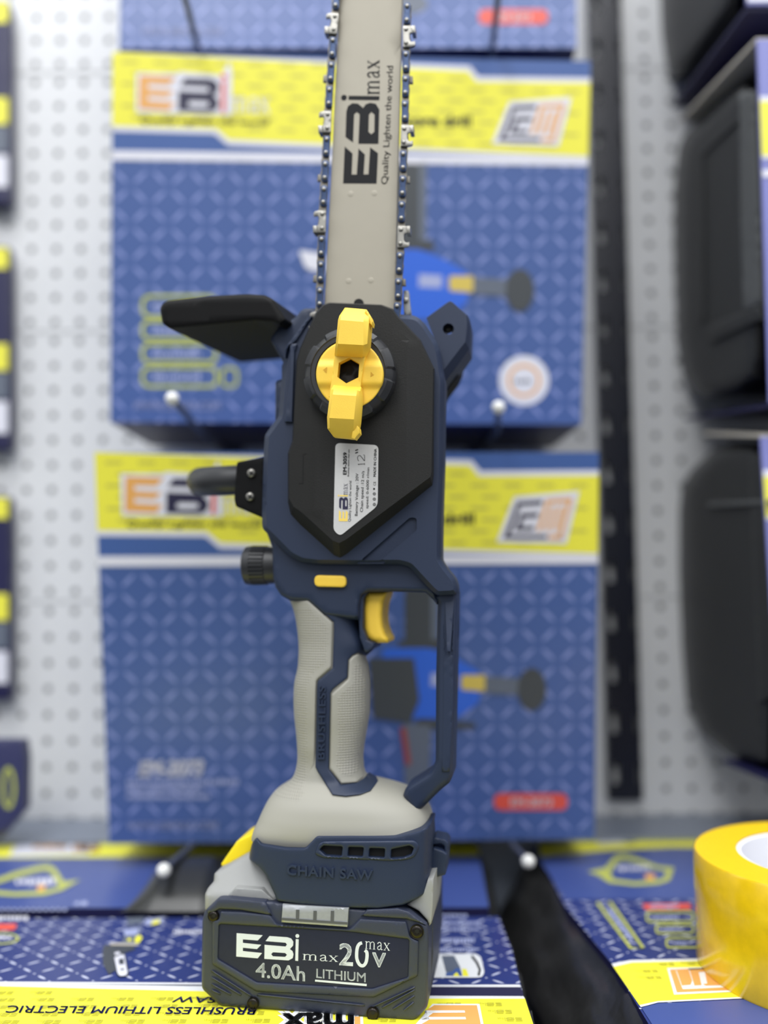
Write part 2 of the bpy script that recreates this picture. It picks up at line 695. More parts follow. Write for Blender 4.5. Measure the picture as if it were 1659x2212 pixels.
def text_shape(s, bold=0.0, shear=0.0, space_=1.0, off=0.0):
    key = (s, bold, shear, space_, off)
    if key in _tx:
        return _tx[key]
    cu = bpy.data.curves.new('lettering', 'FONT')
    cu.body = s
    cu.shear = shear
    cu.offset = off
    cu.space_character = space_
    cu.fill_mode = 'FRONT'
    cu.resolution_u = 3
    ob = bpy.data.objects.new('lettering', cu)
    COL.objects.link(ob)
    dg = bpy.context.evaluated_depsgraph_get()
    dg.update()
    me = bpy.data.meshes.new_from_object(ob.evaluated_get(dg))
    V = [(v.co.x, v.co.y) for v in me.vertices]
    T = [tuple(p.vertices) for p in me.polygons]
    bpy.data.objects.remove(ob)
    bpy.data.curves.remove(cu)
    bpy.data.meshes.remove(me)
    x0 = min(v[0] for v in V)
    x1 = max(v[0] for v in V)
    V = [((v[0] - x0) / (x1 - x0), v[1] / 0.72) for v in V]     # width 1, cap height about 1
    if bold:
        k = bold * 0.9
        ax_ = k / (x1 - x0)
        V, T = merge([([(v[0] + ax_ * dx, v[1] + k * 1.3 * dy) for v in V], T)
                      for dx, dy in ((-1, -1), (1, -1), (-1, 1), (1, 1), (0, 0))])
    _tx[key] = (V, T)
    return _tx[key]


def put(shape, p0, p1, up):
    """place a unit-wide shape: baseline p0 -> p1, up vector"""
    V, T = shape
    ux, uy = p1[0] - p0[0], p1[1] - p0[1]
    return ([(p0[0] + v[0] * ux + v[1] * up[0], p0[1] + v[0] * uy + v[1] * up[1]) for v in V], T)


def stroke(pts, w):
    """a thick polyline as quads"""
    V, T = [], []
    n = len(pts)
    for i, p in enumerate(pts):
        a, b = pts[max(0, i - 1)], pts[min(n - 1, i + 1)]
        tx, ty = b[0] - a[0], b[1] - a[1]
        L = math.hypot(tx, ty) or 1
        V += [(p[0] - ty / L * w / 2, p[1] + tx / L * w / 2), (p[0] + ty / L * w / 2, p[1] - tx / L * w / 2)]
    for i in range(n - 1):
        T += [(2 * i, 2 * i + 1, 2 * i + 3, 2 * i + 2)]
    return V, T


def merge(list_):
    V, T = [], []
    for v, t in list_:
        n = len(V)
        V += list(v)
        T += [tuple(i + n for i in f) for f in t]
    return V, T


def unread(n, seed=1):
    """a line of small print too blurred to read: word-long strokes of uneven height, unit wide"""
    rnd = random.Random(seed)
    V, T, x = [], [], 0.0
    while x < 1 - .5 / n:
        w = min(1 - x, rnd.uniform(.35, .8) / n)
        h = rnd.uniform(.6, 1)
        V += [(x, 0), (x + w, 0), (x + w, h), (x, h)]
        T.append(tuple(range(len(V) - 4, len(V))))
        x += w + .22 / n
    return V, T


def serif_max(w=1.0):
    st = []
    def S(p, k): st.append(stroke(p, k * w))
    for x in (.2, .74, 1.28):
        S([(x, 0), (x, .8)], .13)
        S([(x - .17, .025), (x + .17, .025)], .05)
    S([(.2, .8), (.2, 1.0)], .13)
    S([(.03, .95), (.2, .98)], .06)
    for x in (.2, .74):
        S([(x, .7), (x + .12, .88), (x + .27, .97), (x + .42, .95), (x + .52, .85), (x + .54, .7)], .09)
    o = 1.68
    S([(o + .08, .76), (o + .16, .92), (o + .34, 1), (o + .5, .93), (o + .56, .76), (o + .56, .16), (o + .63, .04),
       (o + .76, .09)], .115)
    S([(o + .56, .6), (o + .34, .53), (o + .12, .38), (o + .08, .2), (o + .18, .04), (o + .34, .03), (o + .56, .2)], .1)
    o = 2.62
    S([(o + .08, .97), (o + .72, .03)], .14)
    S([(o + .7, .97), (o + .08, .03)], .06)
    for x, y in ((.1, .975), (.68, .975), (.1, .025), (.7, .025)):
        S([(o + x - .14, y), (o + x + .16, y)], .05)
    V, T = merge(st)
    x1 = max(v[0] for v in V)
    return [(v[0] / x1, v[1]) for v in V], T


MAXS = serif_max()
MAXB = serif_max(1.35)


def _lg(pts):
    return [((x - 535) / 300.0, (985 + 0.072 * (x - 535) - y) / 300.0) for x, y in pts]


LOGO_E = (_lg([(540, 685), (875, 712), (810, 780), (620, 765), (620, 810), (855, 835), (800, 890), (620, 872), (620, 915),
               (865, 940), (810, 1008), (535, 985)]), [])
LOGO_B = (_lg([(960, 722), (1190, 738), (1240, 755), (1266, 795), (1262, 845), (1222, 890), (1255, 915), (1268, 955),
               (1258, 1005), (1205, 1035), (895, 1015), (898, 835), (1165, 857), (1185, 832), (1165, 808), (910, 788)]),
          [_lg([(1005, 930), (1160, 940), (1185, 963), (1160, 990), (1005, 982), (982, 955)])])
LOGO_I = (_lg([(1297, 762), (1334, 764), (1327, 1042), (1290, 1038)]), [])
LOGO_DOT = (circle(782 / 300.0, (985 + 0.072 * 782 - 722) / 300.0, 0.088, 14), [])


def logo(shape, p0, p1, up):
    """logo piece in units of its height -> baseline p0 toward p1 (whole mark is 2.66 units wide)"""
    ux, uy = (p1[0] - p0[0]) / 2.66, (p1[1] - p0[1]) / 2.66

    def f(p): return (p0[0] + p[0] * ux + p[1] * up[0], p0[1] + p[0] * uy + p[1] * up[1])
    return ([f(p) for p in shape[0]], [[f(p) for p in h] for h in shape[1]])


def thing(name, label, cat, loc=(0, 0, 0), rotz=0.0, group=None):
    o = bpy.data.objects.new(name, None)
    o.empty_display_size = 0.02
    o.location = loc
    o.rotation_euler = (0, 0, rotz)
    o['label'] = label
    o['category'] = cat
    if group:
        o['group'] = group
    return link(o)


def struct(o):
    o['kind'] = 'structure'
    return o


def tagp(o, label):
    o['label'] = label
    return o


#@@SETTING
# ================================================================== SETTING: pegboard wall, upright, deck
WALL_Y = 0.957


def build_wall():
    p = 0.0262
    r = 0.0036
    g = Geo()
    x0 = -0.62
    nx = 56
    z = -0.30
    row = 0
    n = 10
    rows = []
    ztop = 1.02
    # rows of one panel: 11 pitches, with a tighter joint between panels
    zj = 0.241 + (1255 - 677) / 2000 * WALL_Y - 0.0125   # a joint between two panels
    panel = 11 * p - 0.0055
    k0 = math.floor((z - zj) / panel)
    while zj + k0 * panel < ztop:
        base = zj + k0 * panel
        for j in range(11):
            hz = p if 0 < j < 10 else p - 0.00275
            lo = base + (0 if j == 0 else p - 0.00275 + (j - 1) * p)
            cz = lo + (p / 2 if j else hz - p / 2)
            rows.append((lo, lo + hz, cz))
        k0 += 1
    for lo, hi, cz in rows:
        for i in range(nx):
            xa = x0 + i * p
            cx = xa + p / 2
            vs = [(xa, WALL_Y, lo), (xa + p, WALL_Y, lo), (xa + p, WALL_Y, hi), (xa, WALL_Y, hi)]
            ring = [(cx + r * math.cos(2 * math.pi * k / n + .785), WALL_Y, cz + r * math.sin(2 * math.pi * k / n + .785))
                    for k in range(n)]
            ringb = [(a, WALL_Y + 0.0012, c) for a, b_, c in ring]
            # quads between square corners and ring
            fs = []
            cor = {0: 2, 1: 3, 2: 0, 3: 1}
            ids = [0, 1, 2, 3]
            q = [2, 3, 0, 1]
            per = [0] * n
            for k in range(n):
                a = (2 * math.pi * k / n + .785) % (2 * math.pi)
                per[k] = q[int(((a - math.radians(45) + math.radians(45)) % (2 * math.pi)) / (math.pi / 2)) % 4]
            for k in range(n):
                a = per[k]
                b = per[(k + 1) % n]
                if a == b:
                    fs.append((4 + k, 4 + (k + 1) % n, a))
                else:
                    fs.append((4 + k, 4 + (k + 1) % n, b, a))
            for k in range(n):
                fs.append((4 + k, 4 + n + k, 4 + n + (k + 1) % n, 4 + (k + 1) % n))
            g.add(vs + ring + ringb, fs)
    struct(make('wall_back', g, PEG, None, smooth=0, recalc=False))
    b = Geo()
    box((x0, WALL_Y + 0.0035, -0.35), (x0 + nx * p, WALL_Y + 0.012, 1.1), b)
    struct(make('wall_backing', b, PEGB, None, smooth=0))
    # thin joint strips between panels
    g = Geo()
    k0 = -2
    while zj + k0 * panel < ztop:
        zz = zj + k0 * panel
        box((x0, WALL_Y - 0.0006, zz - 0.0005), (x0 + nx * p, WALL_Y - 0.0001, zz + 0.0005), g)
        k0 += 1
    struct(make('trim_1', g, PEGB, None, smooth=0))


build_wall()

# slotted upright in front of the panels' joint
yP = 0.946
xl = at_depth(1300, 857, yP).x
xr = at_depth(1371, 857, yP).x
g = Geo()
w = xr - xl
colsx = [xl, xl + w * .12, xl + w * .32, xl + w * .84, xl + w * .97, xr]
zz = 0.02
pz = 0.0505
ztop = 1.0
while zz < ztop:
    for ci in range(5):
        for (a, b_, hole) in ((zz, zz + .016, False), (zz + .016, zz + .037, True), (zz + .037, zz + pz, False)):
            if hole and ci in (1, 3):
                continue
            vs = [(colsx[ci], yP, a), (colsx[ci + 1], yP, a), (colsx[ci + 1], yP, b_), (colsx[ci], yP, b_)]
            g.add(vs, [(0, 1, 2, 3)])
            g.add([(v[0], v[1] + .002, v[2]) for v in vs], [(3, 2, 1, 0)])
    zz += pz
box((xl, yP + 0.0001, .02), (xl + .002, yP + .016, zz), g)
box((xr - .002, yP + 0.0001, .02), (xr, yP + .016, zz), g)
struct(make('trim_2', g, POST, None, smooth=0, recalc=False))

# deck under the lying cartons and the low ledge at the foot of the wall
struct(make('floor', box((-0.75, 0.15, -0.115), (0.9, 0.955, -0.1)), DECK, None, smooth=0))
struct(make('trim_3', box((-0.75, 0.872, -0.1), (0.9, 0.955, 0.004)), DECK, None, smooth=0))
#@@SAW
# ================================================================== THE CHAINSAW
YAW = math.radians(9)
gp = GROUND(690, 2188)
SAW_O = Vector((gp.x, gp.y, 0.0))
saw = thing('chainsaw', 'navy and grey cordless chainsaw standing upright on its battery with the bar pointing up',
            'chainsaw', SAW_O, -YAW)
SM = Matrix.Translation(SAW_O) @ Matrix.Rotation(-YAW, 4, 'Z')
SP = Space(SAW_O, (math.sin(YAW), math.cos(YAW), 0), SM)


def part(name, geo, m, parent=None, **k):
    return make(name, geo, m, parent or saw, **k)


def interp(rows, y):
    if y <= rows[0][0]:
        return rows[0]
    if y >= rows[-1][0]:
        return rows[-1]
    for a, b in zip(rows, rows[1:]):
        if a[0] <= y <= b[0]:
            t = (y - a[0]) / (b[0] - a[0])
            return tuple(a[i] + (b[i] - a[i]) * t for i in range(len(a)))


# ---- grip and base: one soft skin lofted from the handle down into the wide foot
def r3(y, l, r, dc, b, n):
    return (1120 + y / 2.9625, 480 + l / 2.9625, 480 + r / 2.9625, dc, b, n)


def r4(y, l, r, dc, b, n):
    return (1640 + y / 2.765, 400 + l / 2.765, 400 + r / 2.765, dc, b, n)


HROWS = [r3(430, 400, 900, .037, .018, 2.4), r3(525, 444, 885, .037, .018, 2.4), r3(600, 470, 880, .037, .018, 2.4),
         r3(700, 488, 890, .037, .018, 2.4),
         r3(800, 497, 930, .037, .018, 2.4), r3(880, 497, 918, .037, .0185, 2.4), r3(950, 492, 925, .037, .019, 2.4),
         r3(1050, 472, 937, .037, .02, 2.4), r3(1150, 467, 938, .037, .02, 2.4), r3(1250, 470, 935, .037, .0195, 2.4),
         r3(1350, 480, 918, .037, .0185, 2.4), r3(1450, 488, 900, .037, .018, 2.4), r3(1530, 490, 893, .037, .018, 2.4),
         r3(1600, 480, 903, .037, .019, 2.4), r4(100, 652, 1090, .0375, .0205, 2.4), r4(125, 632, 1160, .0375, .0225, 2.5),
         r4(150, 598, 1262, .0375, .025, 2.6), r4(180, 556, 1345, .0375, .028, 2.8), r4(230, 520, 1418, .0375, .0315, 3.0),
         r4(290, 492, 1456, .0375, .0335, 3.3), r4(340, 472, 1470, .0375, .0345, 3.5), r4(396, 449, 1474, .0375, .0345, 3.8),
         r4(438, 436, 1468, .0375, .0332, 3.8), r4(456, 430, 1466, .0375, .0315, 3.6), r4(490, 426, 1460, .0375, .02, 3.4)]


def hermite(rows, y):
    """smooth interpolation of the section table"""
    if y <= rows[0][0]:
        return rows[0]
    if y >= rows[-1][0]:
        return rows[-1]
    for i in range(len(rows) - 1):
        a, b = rows[i], rows[i + 1]
        if a[0] <= y <= b[0]:
            h = b[0] - a[0]
            t = (y - a[0]) / h
            p, q = rows[max(0, i - 1)], rows[min(len(rows) - 1, i + 2)]
            out = [y]
            for k in range(1, len(a)):
                m0 = (b[k] - p[k]) / (b[0] - p[0]) * h
                m1 = (q[k] - a[k]) / (q[0] - a[0]) * h
                out.append((2 * t ** 3 - 3 * t * t + 1) * a[k] + (t ** 3 - 2 * t * t + t) * m0 + (-2 * t ** 3 + 3 * t * t) * b[k] + (t ** 3 - t * t) * m1)
            return tuple(out)


LROWS = []
for (py, l, r, dc, b, n) in HROWS:
    A, B = SP(l, py, dc), SP(r, py, dc)
    LROWS.append((-(A.z + B.z) / 2, A.x, B.x, dc, b, n))     # keyed by depth below the top


def surf(px, py):
    d = .02
    for _ in range(45):
        p = SP(px, py, d)
        k, xa, xb, dc, b, n = hermite(LROWS, -p.z)
        u = min(1.0, abs((p.x - (xa + xb) / 2) / ((xb - xa) / 2)))
        d = .7 * d + .3 * (dc - b * (1 - u ** n) ** (1 / n))
    return d


g = Geo()
NS = 72
zs_ = []
z = LROWS[0][0]
while z <= LROWS[-1][0] + 1e-6:
    zs_.append(z)
    z += .0009
for z in zs_:
    k_, xa, xb, dc, b, n = hermite(LROWS, z)
    for k in range(NS):
        a = 2 * math.pi * k / NS
        ca, sa = math.cos(a), math.sin(a)
        g.v.append(Vector(((xa + xb) / 2 + (xb - xa) / 2 * math.copysign(abs(ca) ** (2 / n), ca),
                           dc + b * math.copysign(abs(sa) ** (2 / n), sa), -z)))
for i in range(len(zs_) - 1):
    for k in range(NS):
        j = (k + 1) % NS
        g.f.append((i * NS + k, i * NS + j, (i + 1) * NS + j, (i + 1) * NS + k))
        g.fm.append(0)
g.f.append(tuple(range(NS)))
g.f.append(tuple((len(zs_) - 1) * NS + k for k in range(NS)))
g.fm += [0, 0]
flare_top, flare_bot = SP(640, 1640, .03).z, SP(600, 1712, .03).z
flx = SP(668, 1700, .03).x


def flare_tex(co):
    if co.y > 0.037:
        return 0.0
    t = 1 if flare_bot < co.z < flare_top else 0
    return t * (1.0 if co.x < flx else 0.0)


part('grip_base', g, RUB, smooth=50, attr=flare_tex)

LP = rounded(Z3((438, 524), (548, 522), (708, 668), (706, 720), (698, 955), (604, 1036), (600, 1075), (590, 1580),
                (560, 1650), (455, 1650), (478, 1600), (488, 1530), (486, 1450), (478, 1350), (469, 1250), (466, 1150),
                (471, 1050), (490, 950), (496, 880), (495, 800), (487, 700), (469, 600)), 5,
             only=[0, 1, 2, 3, 4, 5, 6])


def lp_d(x, y):
    f = min(1, max(0, (1672 - y) / 60.0))
    return surf(x, y) - .0021 * f * f * (3 - 2 * f)


def tex_mask(poly, margin):
    segs = [(poly[i], poly[(i + 1) % len(poly)]) for i in range(len(poly))]

    def f(co):
        w = SM @ co
        v = CR.transposed() @ (w - CAM)
        p = (IW / 2 + v.x / -v.z * FPX, IH / 2 - v.y / -v.z * FPX)
        d = min(seg_dist(p, a, b) for a, b in segs)
        return 1.0 if (d > margin and inside(p, poly)) else 0.0
    return f


LPT = Z3((465, 570), (560, 572), (672, 690), (668, 920), (575, 985), (545, 1060), (545, 1700), (400, 1700), (440, 1300), (440, 1000),
         (470, 800))
part('left_grip_pad', pillow(LP, lp_d, .006, SP, bevel=5, bd=.0014, res=6), RUB, smooth=40, attr=tex_mask(LPT, .5))
RP = rounded(Z3((868, 866), (905, 882), (918, 915), (926, 960), (936, 1050), (937, 1150), (934, 1250), (918, 1350),
                (900, 1450), (892, 1530), (897, 1600), (912, 1650), (860, 1688), (762, 1698), (688, 1600), (698, 1125),
                (805, 1028), (812, 905), (835, 882)), 4)
RPT = Z3((838, 930), (905, 930), (920, 1050), (920, 1250), (890, 1450), (885, 1600), (840, 1640), (770, 1640), (735, 1580), (738, 1140),
         (838, 1040))
part('right_grip_pad', pillow(RP, lambda x, y: surf(x, y) - .0021, .006, SP, bevel=5, bd=.0014, res=6), RUB, smooth=40,
     attr=tex_mask(RPT, .5))
# navy spine between the pads with the ring round the pad's foot
IN = Z3((545, 500), (552, 516), (714, 664), (714, 720), (706, 958), (611, 1040), (606, 1070), (596, 1592), (612, 1622), (705, 1768),
        (790, 1778), (880, 1767), (950, 1742), (985, 1697), (972, 1668), (925, 1640), (905, 1664), (862, 1692), (760, 1704), (682, 1604),
        (692, 1120), (708, 1092), (800, 1020), (806, 905), (832, 876), (868, 858), (918, 880), (955, 845), (966, 800), (900, 740),
        (878, 690), (874, 500))
part('spine_inlay', pillow(IN, lambda x, y: surf(x, y) - .0016, .008, SP, bevel=3, res=6), NAVY, smooth=40)
sh = put(text_shape('BRUSHLESS', 0, 0, 1.08, .014), Z3((655, 1540))[0], Z3((664, 1072))[0], (-45 / 2.9625, 0))
o = part('moulded_lettering', flat([sh], lambda x, y: SP(x, y, surf(x, y) - .0022)), NAVY, bpy.data.objects['spine_inlay'], smooth=0)
sm = o.modifiers.new('depth', 'SOLIDIFY')
sm.thickness = .0014
sm.offset = 0

# ---- motor housing
UP = [(668, 684), (868, 679), (893, 681), (906, 687), (919, 701), (945, 741), (950, 760), (960, 824), (958, 900), (957, 1001), (953, 1120),
      (952, 1208), (962, 1224), (983, 1250), (988, 1268), (988, 1284), (944, 1286), (932, 1276), (905, 1247), (884, 1224), (862, 1218),
      (767, 1219), (687, 1218), (652, 1214), (626, 1201), (567, 1142), (566, 1110), (570, 975), (572, 940), (602, 899),
      (606, 840), (612, 788), (616, 762), (622, 745)]
POCK = rounded(Z2((1030, 1368), (1268, 1160), (1300, 1163), (1302, 1222), (1128, 1368)), 6)
part('motor_housing', pillow(rounded(UP, 6, 3), .008, None, SP, bevel=9, bd=.005, res=9, back=.030, holes=[POCK], chamfer=True, hole_bevel=False), NAVY, smooth=24)
hous = bpy.data.objects['motor_housing']
part('side_pocket', pillow([(p[0], p[1]) for p in Z2((1010, 1385), (1262, 1150), (1312, 1150), (1312, 1235), (1140, 1385))], .0102, .01, SP,
                           bevel=0, res=20), NAVY, hous)
_cx, _cy = 765, 960
part('housing_back', pillow([(_cx + (p[0] - _cx) * .86 - 14, _cy + (p[1] - _cy) * .93) for p in UP if p[1] < 1260], .029, None, SP, bevel=6, bd=.003, res=20, back=.068), NAVY, hous, smooth=40)
LO = [(576, 1150), (640, 1185), (900, 1200), (950, 1290), (944, 1306), (936, 1296), (919, 1280), (838, 1278), (796, 1278), (782, 1286),
      (777, 1310), (777, 1340), (700, 1330), (664, 1299), (628, 1298), (607, 1286), (595, 1268), (590, 1248), (588, 1182)]
part('switch_housing', pillow(LO, .0165, None, SP, bevel=9, bd=.005, res=14, back=.06), NAVY, smooth=45)
# left shoulder that carries the hand guard
LS = Z8((185, 890), (420, 560), (540, 570), (620, 515), (720, 395), (785, 366), (960, 366), (960, 700), (700, 1500), (640, 2300),
        (275, 2300), (278, 1640), (300, 1600), (384, 1570), (384, 1345), (410, 1290))
part('guard_bracket', pillow(LS, .016, .04, SP, bevel=5, bd=.003, res=12), NAVY, smooth=45)
part('housing_rib', pillow(Z8((530, 1000), (560, 970), (640, 970), (640, 990), (600, 1085), (575, 1900), (560, 2300), (430, 2300), (510, 1700)),
                           .0055, .012, SP, bevel=2, res=14), NAVY, hous)
part('housing_lip', pillow(Z8((845, 500), (890, 500), (640, 900), (560, 970), (520, 985), (470, 1060), (440, 1200), (420, 1180), (440, 1060), (480, 985)), .006, .01, SP,
                           bevel=2, res=14), NAVY, hous)
# right ear with its bolt hole
EAR = Z9((640, 522), (1000, 262), (1045, 240), (1090, 262), (1350, 490), (1382, 560), (1390, 640), (1372, 1060), (1240, 1245), (950, 1640), (800, 1700),
         (820, 1000))
ch = circle(840 + 1015 / 7.9, 620 + 715 / 7.9, 12.2, 20)
EARF = Z9((645, 528), (1000, 270), (1045, 248), (1088, 268), (1318, 478), (1330, 560), (1334, 640), (1306, 935), (1200, 1070), (915, 1440), (800, 1690),
         (822, 1000))
part('bolt_ear', frustum(EAR, .0285, EARF, .022, .026, SP, holes=[ch], res=14), NAVY, smooth=20)
ear = bpy.data.objects['bolt_ear']
part('recessed_bolt', lathe(SP(840 + 1015 / 7.9, 620 + 722 / 7.9, .032), (0, -1, 0), [(.0026, 0), (.0026, .001), (.0018, .0016), (.0012, .0005)], 12),
     SILV, ear)
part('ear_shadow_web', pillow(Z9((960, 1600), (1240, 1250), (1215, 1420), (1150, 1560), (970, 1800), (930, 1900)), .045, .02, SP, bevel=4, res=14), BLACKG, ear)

# rear hand guard: the bar joining the housing to the base
RG = [(946, 1300), (934, 1290), (960, 1270), (988, 1275), (987, 1322), (984, 1457), (979, 1673), (972, 1690), (952, 1706), (903, 1755), (894, 1758),
      (884, 1748), (870, 1718), (877, 1701), (929, 1668), (941, 1645), (942, 1457), (945, 1330)]


def rg_d(x, y):
    return .0165 + max(0, (y - 1640) / 110.0) * .004


part('rear_hand_guard', pillow(rounded(RG, 6, 3), rg_d, .022, SP, bevel=13, bd=.0055, res=8, seg=4), NAVY, smooth=25)
part('guard_facet', pillow(Z3((1424, 490), (1484, 490), (1478, 600), (1460, 850), (1438, 850), (1428, 600)),
                           lambda x, y: .0172 - (y - 1285) / 122 * .0055, .004, SP, bevel=1, res=10), NAVY, bpy.data.objects['rear_hand_guard'])
part('guard_rib', pillow(Z3((1412, 560), (1432, 850), (1462, 870), (1480, 600), (1478, 1200), (1455, 1620), (1405, 1620), (1410, 1200)), .0162, .006, SP, bevel=3, res=14),
     NAVY, bpy.data.objects['rear_hand_guard'])

# ---- chain cover
PA = Z2((880, 120), (1130, 130), (1185, 150), (1215, 190), (1320, 300), (1388, 440), (1384, 960), (1378, 1010), (960, 1345), (930, 1362), (900, 1350),
        (740, 1205), (690, 1150), (676, 1085), (676, 850), (697, 790), (718, 400), (735, 340), (812, 165), (845, 130))
PB = Z2((882, 124), (1128, 134), (1180, 155), (1210, 194), (1314, 304), (1380, 442), (1372, 945), (1366, 965), (958, 1268), (925, 1285), (893, 1272),
        (745, 1137), (704, 1108), (684, 1070), (684, 852), (704, 792), (724, 402), (741, 344), (817, 172), (850, 135))
cl, cr_ = 320 + 795 / 2.2419, 320 + 1252 / 2.2419


def cov_d(x, y):
    return -.003 + max(0, cl - x) * .00006 + max(0, x - cr_) * .00007


part('chain_cover', frustum(PA, .009, PB, cov_d, .012, SP,
                            creases=[((cl, 760), (cl, 1100)), ((cr_, 740), (cr_, 1070))]), BLACK, smooth=12)
cover = bpy.data.objects['chain_cover']
part('cover_seam', flat([stroke(Z2((766, 851), (750, 855), (748, 994), (730, 997)), 2.0)], lambda x, y: SP(x, y, cov_d(x, y) - .0002)), VOID,
     cover, smooth=0)
SR = rounded(Z2((842, 735), (1152, 742), (1156, 1050), (1150, 1085), (935, 1262), (890, 1262), (882, 1230)), 8)
# sticker
ST = rounded(Z6((352, 290), (1085, 328), (1072, 1365), (430, 1880), (318, 1780)), 11, 5)
part('rating_sticker', pillow(ST, -.0034, .0004, SP, bevel=0, res=40), STICK, cover)
stick = bpy.data.objects['rating_sticker']


def on_st(x, y): return SP(x, y, -.00355)


def z6v(x, y): return (680 + x / 7.9, 920 + y / 7.9)


tx = []
for s, p0, p1, h, bold in (('EM-3059', (541, 830), (546, 455), 62, .03), ('Brushless electric chain saw', (583, 862), (592, 398), 26, .015),
                           ('Quality Lighten the world', (612, 1635), (628, 940), 44, 0), ('Battery Voltage : 20V', (730, 1535), (746, 810), 50, .004),
                           ('Chain speed :12 m/s', (820, 1470), (845, 770), 50, .004), ('speed: 0-6000 r/min', (910, 1410), (932, 710), 46, .004),
                           ('MADE IN CHINA', (1042, 866), (1055, 390), 44, .02), ('CE', (1040, 1018), (1042, 950), 42, .0)):
    tx.append(put(text_shape(s, bold), z6v(*p0), z6v(*p1), (-h / 7.9, 0)))
# "12" with fine serifs, and heavy quote marks
for poly, k in (([(735, 655), (850, 648)], 9), ([(755, 665), (737, 650)], 7), ([(850, 668), (850, 632)], 7),
                ([(752, 600), (735, 580), (728, 545), (740, 512), (765, 503), (790, 520), (845, 595), (850, 600), (850, 500), (828, 494)], 9),
                ([(690, 465), (705, 460), (738, 448)], 18), ([(690, 420), (705, 415), (738, 403)], 18)):
    V, T = stroke([z6v(*p) for p in poly], k / 7.9)
    tx.append((V, T))
for y in (1340, 1250, 1160):
    tx.append((circle(*z6v(1016, y), 26 / 7.9, 14), [circle(*z6v(1016, y), 17 / 7.9, 12)]))
    tx.append((circle(*z6v(1016, y), 9 / 7.9, 8), []))
tx.append((circle(*z6v(1012, 1075), 18 / 7.9, 8), []))
part('sticker_lettering', flat(tx, on_st), INK, stick, smooth=0)
L0, L1, LU = z6v(560, 1628), z6v(566, 1180), (-152 / 7.9, 0)
part('sticker_mark', flat([logo(LOGO_E, L0, L1, LU), logo(LOGO_I, L0, L1, LU), logo(LOGO_DOT, L0, L1, LU)], on_st), INKY, stick, smooth=0)
part('sticker_letter', flat([logo(LOGO_B, L0, L1, LU), put(MAXS, z6v(560, 1182), z6v(562, 985), (-66 / 7.9, 0))], on_st), INKN, stick, smooth=0)

# ---- tension knob
kc = SP(759, 813, -.003)


def notch(a, k, r):
    ph = (a / (2 * math.pi) * 8 + .3) % 1
    if k in (2, 3) and ph < .42:
        return r - .0016
    return r


part('tension_knob', lathe(kc, (0, -1, 0), [(.0266, -.002), (.0268, .004), (.0266, .0085), (.0235, .0115), (.0218, .0118), (.0214, .0112), (.0190, .0112),
                                            (.0188, .010)], 128, notch), BLACKS, smooth=25)
knob = bpy.data.objects['tension_knob']
yc = SP(755.5, 808, -.0145)
hexo = Z5((655, 645), (762, 710), (752, 855), (625, 918), (530, 850), (545, 700))
disc = circle(755.3, 809, 72.5, 56, 73.5)


def disc_d(x, y):
    # two raised flanks carry the arrows
    e = abs(x - 755) / 72.0
    f = max(0, 1 - ((y - 809) / 30.0) ** 2)
    return -.0155 - .0022 * min(1, f * 1.6) * (1 if e > .25 else 0)


part('knob_disc', pillow(disc, disc_d, .004, SP, bevel=3, res=5, holes=[hexo], hole_bevel=False), YEL, knob, smooth=40)
part('hex_socket', pillow(circle(753, 800, 32, 24), -.013, .001, SP, bevel=0), VOID, knob)
arrows = [Z5((380, 775), (422, 745), (415, 808)), Z5((882, 795), (915, 828), (880, 848))]
ARM = mat('moulded_arrow', (214, 164, 36), .6)
for a in arrows:
    part('knob_arrow', flat([(a, [])], lambda x, y: SP(x, y, disc_d(x, y) - .0002)), ARM, knob, smooth=0)
g = Geo()
pillow(Z5((522, 500), (845, 505), (822, 640), (782, 900), (765, 1060), (440, 1060), (470, 880), (498, 640)), -.0195, .005, SP, bevel=2.5, res=9, holes=[hexo], geo=g,
       hole_bevel=False)
strip([[(610, 120, -.022), (626, 120, -.0225), (822, 137, -.0225), (840, 140, -.022)], [(552, 205, -.027), (572, 200, -.029), (812, 222, -.029), (862, 215, -.0265)],
       [(538, 250, -.028), (562, 250, -.031), (805, 270, -.031), (862, 268, -.028)],
       [(515, 488, -.028), (536, 500, -.031), (805, 515, -.031), (846, 500, -.028)], [(508, 545, -.025), (530, 555, -.027), (802, 570, -.027), (838, 545, -.025)],
       [(500, 620, -.0196), (526, 630, -.0198), (794, 645, -.0198), (824, 630, -.0196)]] and
      [[(620 + x / 4.879, 640 + y / 4.879, d) for x, y, d in s] for s in
       [[(610, 120, -.022), (626, 120, -.0225), (822, 137, -.0225), (840, 140, -.022)], [(552, 205, -.027), (572, 200, -.029), (812, 222, -.029), (862, 215, -.0265)],
        [(538, 250, -.028), (562, 250, -.031), (805, 270, -.031), (862, 268, -.028)],
        [(515, 488, -.028), (536, 500, -.031), (805, 515, -.031), (846, 500, -.028)], [(508, 545, -.025), (530, 555, -.027), (802, 570, -.027), (838, 545, -.025)],
        [(500, 620, -.0196), (526, 630, -.0198), (794, 645, -.0198), (824, 630, -.0196)]]], -.0165, SP, geo=g)
pillow(Z5((840, 140), (885, 212), (903, 266), (895, 306), (866, 282), (860, 240), (820, 150)), -.0265, .007, SP, bevel=2, res=9, geo=g)
